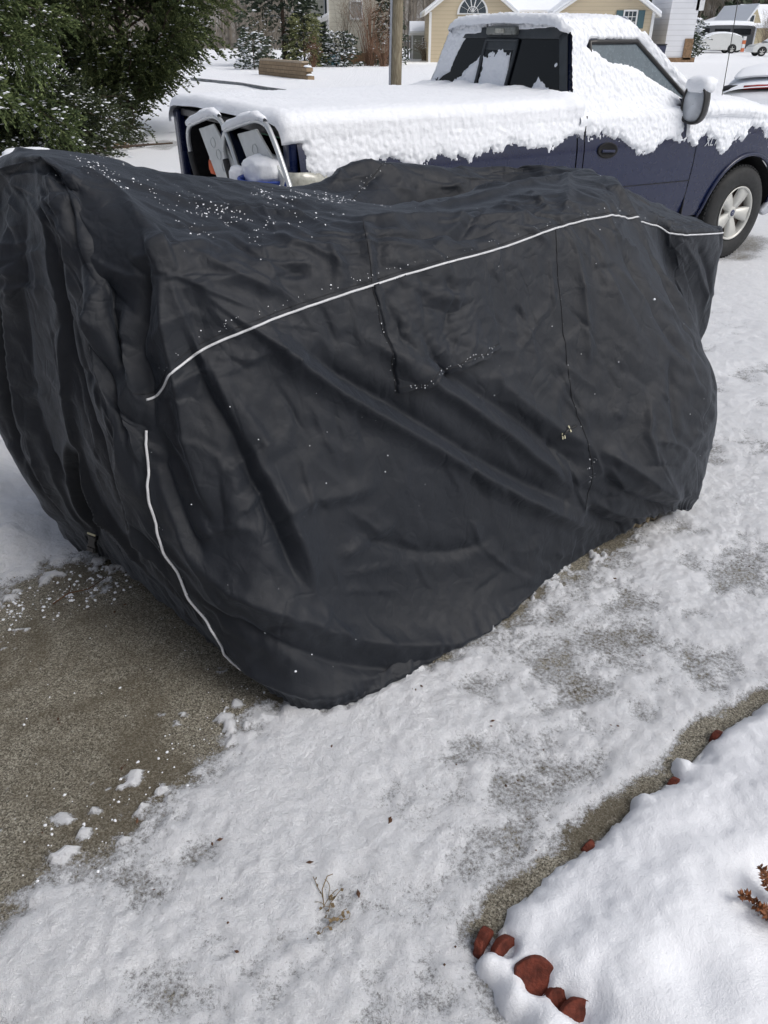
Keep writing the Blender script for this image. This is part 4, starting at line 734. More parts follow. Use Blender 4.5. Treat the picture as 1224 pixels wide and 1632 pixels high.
for sgn in (1, -1):      # flared arch lips
    for hx in (RHX, HUBX):
        mb = MB(); pts = [(hx+.475*math.cos(a), sgn*(side_y(.385+.475*math.sin(a))-.006), .385+.475*math.sin(a)) for a in np.linspace(-.02, math.pi+.02, 26)]; mb.tube(pts, .017, 6); mb.build('arch_lip', M_navy, trk)
# inner body: dark core, arch liners, bed floor and walls, hood, bumper
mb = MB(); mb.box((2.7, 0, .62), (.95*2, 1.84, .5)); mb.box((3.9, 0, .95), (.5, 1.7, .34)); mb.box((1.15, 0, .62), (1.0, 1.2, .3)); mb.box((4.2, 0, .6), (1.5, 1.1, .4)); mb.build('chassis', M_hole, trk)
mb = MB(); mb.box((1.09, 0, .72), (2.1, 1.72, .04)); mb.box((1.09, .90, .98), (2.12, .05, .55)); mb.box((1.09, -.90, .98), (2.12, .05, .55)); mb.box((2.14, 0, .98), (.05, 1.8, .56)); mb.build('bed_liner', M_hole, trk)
mb = MB(); mb.box((-.02, .91, .90), (.07, .10, .70)); mb.build('rear_post', M_navy, trk, bevel=.02)
mb = MB(); mb.box((-.02, -.915, .90), (.07, .085, .70)); mb.build('rear_post', M_navy, trk, bevel=.02)
mb = MB(); mb.box((-.0, 0, 1.235), (.05, 1.72, .05)); mb.build('tonneau_rail', M_blk, trk, bevel=.008)
mb = MB(); mb.grid([[(x, y, 1.275+.03*(1-(y/.93)**2)) for y in np.linspace(-.93, .93, 14)] for x in np.linspace(-.02, 2.18, 8)]); mb.build('tonneau_cover', M_blk, trk, solid=.03)
def hood_z(x, y): return 1.20-.12*float(sstep(3.7, 5.1, x))+.05*(1-(y/.95)**4)-.0*x
mb = MB(); mb.grid([[(x, y*(1-.045*float(sstep(4.3, 5.2, x))), hood_z(x, y)) for y in np.linspace(-.965, .965, 20)] for x in np.linspace(3.5, 5.05, 14)]); mb.build('hood', M_navy, trk, solid=.02)
mb = MB(); mb.box((5.06, 0, .88), (.1, 1.7, .34)); mb.build('grille', M_trim, trk, bevel=.03)
M_silver = plain('silver_bumper', (.42, .44, .48), .4, metal=.4)
mb = MB(); mb.prism([(5.22, -.6), (5.18, .6), (5.1, .85), (4.8, .975), (4.72, .975), (4.72, .9), (5.0, .8), (5.06, 0), (5.0, -.8), (4.72, -.9), (4.72, -.975), (4.8, -.975), (5.1, -.85)], .40, .66, 'z'); mb.build('front_bumper', M_silver, trk, bevel=.03)
mb = MB(); mb.prism([(4.705, .45), (4.60, .36), (4.66, .32), (4.95, .36), (5.05, .55), (5.05, .80), (4.73, .80)], -.985, -.93, 'y'); mb.build('bumper_end', M_silver, trk, bevel=.02)
# cab greenhouse
def gh(z): t = (z-1.2)/.58; return 2.205+.10*t, 3.66-.72*t, .885-.235*t      # rear x, front x, half width
mb = MB(); V = []
for z in (1.19, 1.50, 1.72, 1.765):
    a, b, hw = gh(z) if z < 1.75 else (2.40, 2.86, .52)
    for k in range(5): t = k/4; V.append((a+(b-a)*t, -hw-.012*math.sin(math.pi*t), z))
    for k in range(5): t = k/4; V.append((b-(b-a)*t, hw+.012*math.sin(math.pi*t), z))
F = [(r*10+k, r*10+(k+1) % 10, (r+1)*10+(k+1) % 10, (r+1)*10+k) for r in range(3) for k in range(10)]+[tuple(30+k for k in range(10))]
mb.add(V, F); cab = mb.build('cab', M_navy, trk, bevel=.035)
def on_side(x, z, lift=.006): a, b, hw = gh(z); t = (x-a)/(b-a); return (x, -hw-.012*math.sin(math.pi*min(1, max(0, t)))-lift, z)
def on_rear(y, z, lift=.006): a, b, hw = gh(z); return (a-lift, y, z)
def patch(fn, quad, n=8, lift=.006):
    (x0, z0), (x1, z1), (x2, z2), (x3, z3) = quad; P = []       # bl, br, tr, tl
    for i in range(n+1):
        s = i/n; P.append([fn((x0*(1-s)+x1*s)*(1-t)+(x3*(1-s)+x2*s)*t, (z0*(1-s)+z1*s)*(1-t)+(z3*(1-s)+z2*s)*t, lift) for t in np.linspace(0, 1, n+1)])
    return MB().grid(P)
def ring(fn, poly, lift, r): return MB().tube([fn(x, z, lift) for x, z in poly], r, 6, closed=True)
def dens2(poly, k=6): return [((a[0]*(k-j)+b[0]*j)/k, (a[1]*(k-j)+b[1]*j)/k) for a, b in zip(poly, poly[1:]+poly[:1]) for j in range(k)]
SW = [(2.40, 1.27), (3.47, 1.27), (2.95, 1.665), (2.47, 1.665)]
for sgn in (1, -1):
    fn = (lambda x, z, l: on_side(x, z, l)) if sgn == 1 else (lambda x, z, l: tuple(np.array(on_side(x, z, l))*(1, -1, 1)))
    patch(fn, SW, lift=.004).build('side_window', M_glass if sgn < 0 else plain('frosted_glass', (.10, .13, .15), .25), trk)
    ring(fn, dens2(SW), .006, .017).build('window_frame', M_blk, trk)
RW = [(.80, 1.27), (-.76, 1.27), (-.60, 1.69), (.60, 1.69)]
for nm, q in (('rear_window', [(.82, 1.27), (.24, 1.27), (.20, 1.69), (.62, 1.69)]), ('rear_window', [(-.13, 1.27), (-.76, 1.27), (-.60, 1.69), (-.13, 1.69)])): patch(on_rear, q, lift=.004).build(nm, M_glass, trk)
sl = patch(on_rear, [(.25, 1.27), (-.11, 1.27), (-.17, 1.68), (.19, 1.68)], lift=.016).build('sliding_window', M_glass, trk)
ring(on_rear, dens2([(.255, 1.275), (-.115, 1.275), (-.175, 1.675), (.195, 1.675)]), .016, .014).build('frame', M_trim, sl)
mb = MB()
for q in ([(.87, 1.235), (.815, 1.26), (.615, 1.70), (.655, 1.755)], [(-.76, 1.26), (-.84, 1.235), (-.66, 1.755), (-.60, 1.70)], [(.60, 1.685), (-.60, 1.685), (-.66, 1.755), (.66, 1.755)], [(.19, 1.61), (-.17, 1.61), (-.175, 1.69), (.195, 1.69)]):
    p_ = patch(on_rear, q, lift=.011); b0 = len(mb.v); mb.v += p_.v; mb.f += [tuple(b0+i for i in f) for f in p_.f]; mb.sm += p_.sm
mb.build('window_surround', M_trim, trk, solid=.012)
mb = MB(); mb.box((2.262, .0, 1.735), (.05, .34, .055)); o = mb.build('brake_light', plain('grey_lens', (.16, .17, .16), .3), trk, bevel=.012)
mb = MB(); mb.box((2.25, 0, 1.735), (.05, .10, .03)); mb.build('lens', M_lens, o, bevel=.006)
# seat backs and belt seen faintly inside are behind dark glass; windscreen
patch(lambda y, z, l: (gh(z)[1]+l, y, z), [(-.74, 1.27), (.74, 1.27), (.58, 1.72), (-.58, 1.72)], lift=.006).build('windscreen', M_glass, trk)
# door furniture
mb = MB(); mb.lathe([(.056, .004), (.055, -.005), (.049, -.007), (.044, -.003), (0, -.002)], (0, 0, 0), 'y', 24); hd = mb.build('door_handle', M_hole, trk); hd.location = (2.49, -1.0, 1.0); hd.scale = (1.85, 1, .95); hd.rotation_euler = (0, R(4), 0)
mb = MB(); mb.box((0, -.010, -.004), (.074, .012, .020)); mb.build('lever', M_navy, hd, bevel=.005)
mb = MB(); mb.tube([(2.27+k*.122, side_y(.745)-.0005, .745-.003*k) for k in range(11)], .003, 5); mb.build('body_crease', M_hole, trk)
for c_, d_ in (((3.49, -.968, .83), (.008, .03, .80)), ((2.257, -.968, .83), (.010, .03, .80)), ((2.186, -.93, .86), (.014, .06, .84))): MB().box(c_, d_).build('panel_gap', M_hole, trk)
# badge
def text(s, size, mat, parent, loc, rot, ext=.002, name='lettering'):
    cu = bpy.data.curves.new(name, 'FONT'); cu.body = s; cu.size = size; cu.extrude = ext; cu.align_x = 'CENTER'; cu.align_y = 'CENTER'; cu.shear = .25
    t = bpy.data.objects.new(name, cu); COL.objects.link(t); dg = bpy.context.evaluated_depsgraph_get(); me = bpy.data.meshes.new_from_object(t.evaluated_get(dg)); bpy.data.objects.remove(t)
    o = bpy.data.objects.new(name, me); COL.objects.link(o); me.materials.append(mat); o.location = loc; o.rotation_euler = rot; o.parent = parent; return o
text('XLT', .085, M_chrome, trk, (3.66, side_y(1.0)-.005, .985), (R(90), 0, 0), name='badge')
# mirror
mr = MB(); 
def supel(a, n=2.6): c_, s_ = math.cos(a), math.sin(a); return math.copysign(abs(c_)**(2/n), c_), math.copysign(abs(s_)**(2/n), s_)
P = []
for (dx, sc) in ((0, 1), (.03, 1.04), (.07, .98), (.10, .8), (.125, .45), (.13, .02)): P.append([(dx, .095*sc*supel(a)[0], .135*sc*supel(a)[1]) for a in np.linspace(0, 2*math.pi, 29)])
mr.grid(P); mro = mr.build('mirror', M_blk, trk); mro.location = (3.27, -1.06, 1.27); mro.rotation_euler = (0, 0, R(8))
mb = MB(); P = []
for sc in (0.02, .85, .87): P.append([(-.001 if sc < .86 else .004, .095*sc*supel(a)[0], .135*sc*supel(a)[1]) for a in np.linspace(0, 2*math.pi, 29)])
mb.grid(P); mb.build('mirror_glass', M_mirror, mro)
mb = MB(); P = []
for sc, dx in ((1.0, .0), (.98, -.010), (.87, -.008), (.86, .006)): P.append([(dx, .095*sc*supel(a)[0], .135*sc*supel(a)[1]) for a in np.linspace(0, 2*math.pi, 29)])
mb.grid(P); mb.build('rim', M_blk, mro)
mb = MB(); mb.prism([(3.30, 1.14), (3.42, 1.16), (3.40, 1.28), (3.33, 1.30)], -1.0, -.84, 'y'); mb.box((3.30, -.97, 1.12), (.045, .035, .20)); mb.build('mirror_arm', M_navy, trk, bevel=.012)
mb = MB(); mb.tube([(3.98, -.78, 1.15), (3.98, -.78, 1.24)], .010, 6); mb.tube([(3.98, -.78, 1.24), (3.955, -.78, 1.6), (3.925, -.775, 2.02)], .0035, 5); mb.build('antenna', M_blk, trk)
# tail lamp, wraps the corner
mb = MB(); P = []
for z in np.linspace(.72, 1.045, 8):
    k = .0 if z < 1.05 else .6; P.append([(-.055+.0*k, -.86, z), (-.062, -.90, z), (-.058, -.955, z), (-.03, -.990, z), (.03, side_y(z)-.012, z), (.11, side_y(z)-.012, z-.012), (.17*(1-k*.2), side_y(z)-.006, z-.03)])
mb.grid(P); mb.build('tail_lamp', M_lens, trk, solid=.01)
# wheels
def wheel(hx, side):
    wh = empty('wheel', (hx, side*.86, WR), 0); wh.parent = trk
    if side > 0: wh.rotation_euler = (0, 0, math.pi)
    W_, r_ = .13, WR
    mb = MB(); prof = [(.215, .10), (.222, .118), (.25, .131), (.30, .137), (.345, .130), (.368, .115), (.380, .09), (r_, .05), (r_, -.05), (.38, -.09), (.368, -.115), (.33, -.132), (.25, -.131), (.215, -.10)]
    mb.lathe([(r, -h) for r, h in prof], (0, 0, 0), 'y', 56)
    for k in range(64):
        for q in range(4):
            mb.box((0, -.078+.052*q, r_-.001), (.020, .042, .012), .25*(1 if q % 2 else -1), Matrix.Rotation(-(k+.5*(q % 2))*2*math.pi/64, 4, 'Y'))
    mb.build('tyre', M_rub, wh)
    mb = MB(); mb.lathe([(.217, -.118), (.222, -.128), (.212, -.130), (.204, -.115), (.200, -.07), (.198, .09), (.217, .1)], (0, 0, 0), 'y', 56)
    for k in range(5):
        M_ = Matrix.Rotation(k*2*math.pi/5+.45, 4, 'Y')
        sec = []
        for (r, wd_, y0, y1) in ((.045, .030, -.098, -.05), (.09, .042, -.108, -.06), (.14, .054, -.118, -.075), (.185, .064, -.120, -.085), (.206, .078, -.116, -.09)):
            sec.append([M_ @ Vector(p) for p in ((-wd_, y1, r), (-wd_*.82, y0, r), (0, y0+.006, r), (wd_*.82, y0, r), (wd_, y1, r))])
        mb.grid(sec, True)
    mb.lathe([(.0, -.100), (.03, -.100), (.05, -.096), (.066, -.086), (.070, -.05)], (0, 0, 0), 'y', 28)
    mb.build('rim', M_alloy, wh)
    mb = MB(); mb.lathe([(0, -.06), (.198, -.06)], (0, 0, 0), 'y', 30); mb.lathe([(.06, -.065), (.14, -.066)], (0, 0, 0), 'y', 30); mb.build('brake_disc', plain('rusty_disc', (.05, .035, .028), .7, metal=.3), wh)
    mb = MB(); mb.lathe([(0, -.106), (.024, -.105), (.028, -.100)], (0, 0, 0), 'y', 24); cp = mb.build('centre_cap', plain('cap_navy', (.02, .03, .09), .35), wh)
    mb = MB(); mb.tube([(.018*math.cos(a), -.107, .010*math.sin(a)) for a in np.linspace(0, 2*math.pi, 21)[:-1]], .0015, 4, closed=True); mb.build('emblem', M_chrome, cp)
    return wh
for hx in (HUBX, RHX):
    for side in (-1, 1): wheel(hx, side)
for hx in (HUBX, RHX):
    for side in (-1, 1):
        mb = MB(); P = [[(hx+.47*math.cos(a), y, .385+.47*math.sin(a)) for a in np.linspace(-.1, math.pi+.1, 18)] for y in (side*.97, side*.62)]; mb.grid(P); mb.box((hx, side*.61, .55), (.94, .02, .6)); mb.build('wheel_liner', M_hole, trk)
# ---- snow on the truck
M_tsnow = snow_mat('clinging_snow', (.86, .885, .93), .006, .003, 35, 160)
def snow_sheet(name, fn, us, vs, thick, parent=trk, mat=M_tsnow):
    Uu, Vv = np.meshgrid(us, vs, indexing='ij'); P = fn(Uu, Vv); du = np.gradient(P, axis=0); dv = np.gradient(P, axis=1); N = np.cross(du, dv); N /= np.maximum(np.linalg.norm(N, axis=-1, keepdims=True), 1e-9)
    T = thick(Uu, Vv, P); Q = P+N*T[..., None]; n, m = Uu.shape; ii, jj = np.meshgrid(np.arange(n-1), np.arange(m-1), indexing='ij'); a = (ii*m+jj).ravel(); F = np.stack([a, a+m, a+m+1, a+1], 1)
    keep = T.ravel()[F].max(1) > -.0125; return mesh_np(name, Q.reshape(-1, 3), F[keep], mat, parent)
def lumps(P, s=1., seed=0): x, y, z = P[..., 0]+seed, P[..., 1], P[..., 2]; return fbm(x*30*s, y*30*s, z*30*s, o=3, g=.6)-.5
def blobby(P, s=1.):
    x, z = P[..., 0], P[..., 2]; y = P[..., 1]; k = fbm(x*17*s+3*z*s, y*17*s, z*17*s-3*x*s, o=2); return 1-np.abs(2*k-1)
def RAG(x, z): return .24*(fbm(x*5+3, z*5, o=3, g=.5)-.5)+.09*(fbm(x*22, z*20+x*6, o=3, g=.6)-.5)+.05*(fbm(x*75, z*60, o=2)-.5)
def edge_thick(mask, P, t0, amp=.018, cut=.0):
    """mask>0 snow; a steep ragged lip at the border"""
    return -.013+(.013+t0+amp*lumps(P, 1.6)*.95+amp*.22*(blobby(P, 1.7)-.6))*(.45*sstep(cut, cut+.012, mask)+.55*sstep(cut, cut+.07, mask))
v_side = np.vectorize(side_y)
# bed: far side, over the cover and down the near side, in one blanket
BZ = np.array([.80, 1.02, 1.14, 1.22, 1.262, 1.285, 1.295, 1.31, 1.295, 1.28, 1.22, .95]); BY = np.array([-1.0, -.995, -.975, -.955, -.925, -.88, -.80, 0, .80, .88, .955, .99]); BL = np.concatenate([[0], np.cumsum(np.hypot(np.diff(BZ), np.diff(BY)))])
def f_bed(u, v): return np.stack([u, np.interp(v, BL, BY), np.interp(v, BL, BZ)], -1)
def t_bed(u, v, P):
    x, y, z = P[..., 0], P[..., 1], P[..., 2]
    low = np.interp(u, [-.05, .0, .12, .36, .71, 1.0, 1.45, 1.55, 1.78, 1.86, 1.98, 2.06, 2.18], [1.16, 1.04, 1.015, 1.01, 1.03, 1.02, .985, 1.04, 1.0, .99, 1.05, 1.13, 1.15])
    m_ = z-low+RAG(x, z); top = sstep(1.20, 1.285, z); m_ = np.where(z > 1.22, .3, m_); m_ = np.where((y > 0) & (z < 1.2), m_-.1, m_)
    m_ = np.where(z < 1.19, np.minimum(m_, (u-.03)*1.2+.05*lumps(P)), m_)
    rr = np.sqrt(np.clip(1-(1-np.clip((u+.088)/.07, 0, 1))**2, 0, 1)); t0 = .018+.040*top
    t = edge_thick(m_, P, t0, .020*(1-.55*top)); t = np.where(z > 1.19, -.012+(t+.012)*rr, t)
    return t+top*(.016*(fbm(x*2.5, y*2.5, o=3)-.5)+.08*sstep(1.93, 2.16, u)*np.clip(fbm(y*8, x*3)-.15, 0, 1)*.8)
snow_sheet('snow', f_bed, np.arange(-.09, 2.235, .0095), np.concatenate([np.arange(.07, .62, .0095), np.arange(.62, BL[-1]-.4, .022), np.arange(BL[-1]-.4, BL[-1], .03)]), t_bed)
# cab side: door, belt, greenhouse, roof edge in one run
WZ = np.array([.80, 1.02, 1.14, 1.20, 1.215, 1.30, 1.50, 1.70, 1.73, 1.755, 1.77, 1.785, 1.77, 1.745, 1.68, 1.25]); WY = np.array([-1.0, -.995, -.975, -.955, -.885, -.855, -.775, -.70, -.665, -.60, -.50, 0, .50, .62, .69, .87]); WL = np.concatenate([[0], np.cumsum(np.hypot(np.diff(WZ), np.diff(WY)))])
def f_cab(u, v):
    z = np.interp(v, WL, WZ); y = np.interp(v, WL, WY); a = 2.19+.10*np.clip((z-1.2)/.58, 0, 1.1); bf = np.where(z > 1.2, 3.72-.80*(z-1.2)/.58, 3.80); top = sstep(1.74, 1.78, z); a = a-.060*sstep(1.715,1.735,z); bf = bf-.02*top
    return np.stack([a+(bf-a)*u, y, z], -1)
swx = [2.44, 2.55, 2.72, 2.92, 3.08, 3.25, 3.42, 3.5]
def t_cab(u, v, P):
    x, y, z = P[..., 0], P[..., 1], P[..., 2]
    low = np.interp(x, [2.19, 2.26, 2.33, 2.42, 2.55, 2.75, 3.0, 3.2, 3.45, 3.7, 3.8], [1.19, 1.14, 1.09, 1.055, 1.03, 1.02, 1.015, 1.01, 1.0, .985, .99])
    rag = RAG(x, z)
    m_ = z-low+rag
    # bare strip of side glass under the roof rail
    up_ = np.interp(x, [2.40, 2.46, 2.95, 3.46, 3.52], [1.60, 1.695, 1.690, 1.30, 1.25]); lo_ = np.interp(x, [2.42, 2.52, 2.62, 2.75, 2.9, 3.05, 3.2, 3.35, 3.46], [1.64, 1.60, 1.545, 1.53, 1.50, 1.43, 1.37, 1.30, 1.265])
    win = np.minimum(up_-z, z-lo_); win = np.minimum(win, (x-2.42)); m_ = np.minimum(m_, -win*1.0+.012+.02*(fbm(x*30, z*30, o=2)-.5))
    m_ = np.minimum(m_, np.maximum(np.abs(x-2.257)-.012, z-1.13)+.02*(fbm(x*40, z*20)-.5)+.004)
    m_ = np.where((x > 3.285) & (x < 3.35) & (z < 1.24), np.minimum(m_, np.abs(x-3.318)-.028+(1.04-z)*(z < 1.04)*2), m_)
    t0 = .026+.036*sstep(1.70, 1.77, z)+.014*sstep(.1, .0, np.abs(z-1.23)); t0 = t0*np.where(z > 1.71, np.sqrt(np.clip(1-(1-np.clip(np.minimum(u, 1-u)*1.45/.09, 0, 1))**2, 0, 1)), 1); m_ = np.where(y > 0, 1, m_)
    return edge_thick(m_, P, t0, .024)
snow_sheet('snow', f_cab, np.linspace(0, 1, 190), np.concatenate([np.arange(.1, 1.2, .0085), np.arange(1.2, WL[-1]-.0, .016)]), t_cab)
# snow at left roof edge running down the far pillar, and on the rear glass
def f_rear(u, v): z = 1.255+.53*v; a = 2.205+.10*(z-1.2)/.58-.012; hw = .90-.235*(z-1.2)/.58; return np.stack([a+0*u, hw*u, z], -1)
def t_rear(u, v, P):
    y, z = P[..., 1], P[..., 2]; nz_ = .05*(fbm(y*11, z*11, o=4, g=.6)-.5)*2
    a_ = np.interp(y, [-.80, -.74, -.70, -.52, -.46, -.40, -.2, -.13, -.12, .20, .24, .30, .38, .50, .62, .78], [1.36, 1.33, 1.34, 1.43, 1.44, 1.36, 1.32, 1.31, 1.645, 1.59, 1.60, 1.56, 1.49, 1.41, 1.34, 1.30])
    m1 = a_-z+nz_; hw = .885-.235*(z-1.2)/.58
    m2 = y-np.interp(z, [1.25, 1.40, 1.45, 1.56, 1.66, 1.71, 1.76], [hw[0, 0]*0+.86, .74, .62, .56, .50, .44, -.7])+.4*nz_       # far pillar, header
    m3 = (-.665-y)*1-.0+np.where(z > 1.70, .06, 0)+nz_*.4-.03; m4 = .014-np.hypot(y+.62, z-1.53)+nz_*.6; m5 = .012-np.hypot(y+.60, z-1.44)+nz_*.6; m6 = .009-np.hypot(y+.46, z-1.64)+nz_*.2; m7=z-1.765+nz_*.3
    m_ = np.maximum.reduce([m1, m2, m4, m5, m6, m7]); m_ = np.minimum(m_, np.where(y < -.13, 9, np.abs(y-.235)-.012+(z < 1.30)*.05)+nz_*.2)
    return edge_thick(m_, P, .012, .020)
snow_sheet('snow', f_rear, -np.linspace(-1, 1, 210), np.linspace(-.02, 1, 80), t_rear)
# hood and fender
HZ = lambda x: 1.20-.12*sstep(3.7, 5.1, x)
def f_fen(u, v):
    x = 3.50+1.60*u; t = HZ(x); z = np.where(v < 1, .75+(t-.75)*v, t+.05*(1-np.clip(1-(v-1)/1.0, 0, 1)**4)); y = np.where(v < 1, v_side(np.minimum(z, 1.2)), -.955+(v-1)*.955)*(1-.045*sstep(4.3, 5.2, x)); return np.stack([x, y, z], -1)
def t_fen(u, v, P):
    x, z = P[..., 0], P[..., 2]; low = np.interp(x, [3.5, 3.6, 3.72, 3.80, 3.86, 3.93, 4.05, 4.3, 4.45, 4.6, 5.1], [1.0, .985, .975, .85, .84, .96, .985, .985, .93, .80, .60]); rag = RAG(x, z)
    m_ = np.where(v < 1, z-low+rag, .3); m_ = np.minimum(m_, np.maximum(x-3.503, (z-1.14))+.004); 
    ar = np.hypot(x-HUBX, z-.385)-.50; m_ = np.minimum(m_, ar+.02*(fbm(x*30, z*30)-.5))
    return edge_thick(m_, P, .022+.05*sstep(1.1, 1.2, z)*(v > .9), .022)
snow_sheet('snow', f_fen, np.linspace(0, 1, 190), np.concatenate([np.arange(.0, 1, .016), np.arange(1, 2.9, .03)]), t_fen)
def f_win(u, v): z = 1.21+.56*v; a, b, hw = 2.2, 3.68-.78*(z-1.2)/.58, .87-.235*(z-1.2)/.58; return np.stack([b+.0*u, hw*u, z], -1)
snow_sheet('snow', f_win, np.linspace(-1, 1, 60), np.linspace(-.05, 1.05, 30), lambda u, v, P: .03+.014*lumps(P))
# ------------------------------------------------------------------ what sticks out of the truck bed
def TW(x, y, z):
    q = trk.matrix_basis if False else None; c_, s_ = math.cos(R(32.55)), math.sin(R(32.55)); k = .986
    return Vector((-.997+k*(c_*x-s_*y), 5.455+k*(s_*x+c_*y), k*z))
TRZ = R(32.55)
M_tube = plain('satin_aluminium', (.55, .57, .58), .35, metal=.6, var=.04); M_slat = plain('grey_plastic', (.55, .57, .57), .5, var=.08); M_cap = plain('scuffed_rubber', (.03, .03, .03), .7)
def folding_seat(y0, z0, w_, zt, wl, label):
    """tubular hoop frame with a wide moulded panel, leaning out of the bed; local x across the bed (towards the right side)"""
    root = empty('folding_chair', TW(-.13, y0, z0), TRZ-math.pi/2, label, 'folding chair', 'folding chairs leaning in the truck bed')
    # local: x = truck right (-y), z up, y = truck forward
    arch = [(0, 0, -.02), (-.005, 0, .09), (.03, .0, .155), (.10, .0, .185), (.26, .0, .235), (.34, .0, .25), (.41, 0, .235), (.45, 0, .19), (.50, .0, .10), (.56, .0, -.03), (.585, 0, -.10)]
    w_ *= 1.5; arch = [(x*w_, y, z) for x, y, z in arch]; sm = []
    for i in range(len(arch)-1):
        p = [Vector(arch[max(0, min(len(arch)-1, i+k))]) for k in (-1, 0, 1, 2)]
        for t in (0, .33, .66): sm.append(.5*((2*p[1])+(-p[0]+p[2])*t+(2*p[0]-5*p[1]+4*p[2]-p[3])*t*t+(-p[0]+3*p[1]-3*p[2]+p[3])*t**3))
    sm.append(Vector(arch[-1])); MB().tube(sm, .0155, 10).build('frame', M_tube, root)
    pn = MB(); pn.prism([(.11*w_, .15), (.29*w_, .20), (.50*w_, -.02), (.44*w_, -.16), (.27*w_, -.13)], .018, .034, 'y'); p_ = pn.build('panel', M_slat, root, bevel=.005)
    for k in range(3):
        t = .2+.26*k; cx, cz = (.23+.20*t)*w_, .135-.24*t; mb = MB(); mb.tube([(cx+.030*math.cos(a)*1.3, .016, cz+.030*math.sin(a)) for a in np.linspace(0, 2*math.pi, 17)[:-1]], .0028, 5, closed=True); mb.build('embossed_ring', M_slat, p_)
    MB().tube([(-.005, 0, -.01), (.02, 0, -.07), (.075, 0, -.16)], .021, 8).build('foot_cap', M_cap, root)
    top = [p+Vector((0, -.003, .022)) for p in sm[5:19]]
    mb = MB(); P = []
    for i, p in enumerate(top):
        r = .030*math.sin(math.pi*min(1, max(0, (i+.6)/len(top))))**.5+.004*math.sin(i*2.1); P.append([p+Vector((0, r*1.2*math.cos(a), r*.9*math.sin(a)+(.004*math.sin(i*1.7+a*2)))) for a in np.linspace(0, 2*math.pi, 11)])
    mb.grid(P); mb.build('snow', M_snow, root)
    return root
folding_seat(.455, 1.02, 1.0, .2, .45, 'left folding chair with curved metal tube frame in truck bed')
folding_seat(-.195, 1.045, 1.05, .25, .5, 'right folding chair with raised panel in truck bed, beside the snowy sack')
# snow topped sack and blue tub
def blob(name, c, d, seed, mat, n=26, rough=.10, flat=.0, parent=None):
    us = np.linspace(0, 2*np.pi, n*2, endpoint=False); vs = np.linspace(-np.pi/2, np.pi/2, n); U_, V_ = np.meshgrid(us, vs, indexing='ij')
    e = lambda x, k: np.sign(x)*np.abs(x)**k
    x, y, z = e(np.cos(V_), .6)*e(np.cos(U_), .7), e(np.cos(V_), .6)*e(np.sin(U_), .7), e(np.sin(V_), .7); f = 1+rough*(fbm(x*2+seed, y*2, z*2, o=3)-.5)*2
    P = np.stack([x*f*d[0], y*f*d[1], z*f*d[2]], -1); n_, m_ = U_.shape; ii, jj = np.meshgrid(np.arange(n_), np.arange(m_-1), indexing='ij'); a = (ii*m_+jj).ravel(); b = (((ii+1) % n_)*m_+jj).ravel()
    o = mesh_np(name, P.reshape(-1, 3), np.stack([a, b, b+1, a+1], 1), mat, parent); o.location = c; return o
sk = empty('tub', TW(-.10, -.76, .86), TRZ, 'blue plastic tub heaped with snow beside the truck bed corner', 'tub')
MB().lathe([(0, -.02), (.15, -.02), (.175, .125), (.182, .13), (.178, .14), (.165, .13), (.16, .1)], (0, 0, 0), 'z', 28).build('bucket', plain('blue_plastic', (.02, .06, .33), .4), sk)
blob('snow', (0, 0, .17), (.13, .165, .085), 3, M_snow, rough=.16, parent=sk)
o = blob('snow_lump', TW(-.18, -.50, .985), (.055, .06, .05), 9, M_snow, n=14, rough=.2); tag(o, 'rounded lump of snow left of the blue tub in truck bed', 'snow')
orr = empty('cloth_bundle', TW(-.06, .17, .95), TRZ, 'small orange cloth bundle with snow on it at the left of the truck bed', 'cloth')
blob('cloth', (0, 0, 0), (.04, .055, .05), 5, plain('orange_cloth', (.62, .13, .05), .8), n=14, rough=.35, parent=orr); blob('snow', (0, .0, .045), (.032, .04, .022), 8, M_snow, n=12, rough=.3, parent=orr)
o = blob('blanket', TW(.22, .52, .95), (.10, .10, .17), 2, plain('navy_cloth', (.02, .035, .09), .8), n=18, rough=.3); tag(o, 'navy folded cloth standing inside the left corner of the truck bed', 'cloth')
hz = MB(); hz.tube([TW(.25+.0*k, -.62-.13*math.cos(a), .93+.055*math.sin(a)+.015*k) for k in range(3) for a in np.linspace(0, 2*math.pi, 13)[:-1]], .008, 6)
tag(hz.build('coiled_cable', M_blk), 'dark coiled cable lying in the bed behind the blue tub', 'cable')
mb = MB(); mb.box((0, 0, 0), (.03, .5, .035)); o = mb.build('board', plain('green_edge', (.05, .22, .12), .5), None, bevel=.004, loc=TW(.12, -.5, 1.19)); o.rotation_euler = (0, 0, TRZ); tag(o, 'green edged board lying under the cover rail in the truck bed', 'board')

mc_ = blob('snow', (.065, 0, .125), (.085, .105, .060), 6, M_snow, n=18, rough=.12, parent=mro)
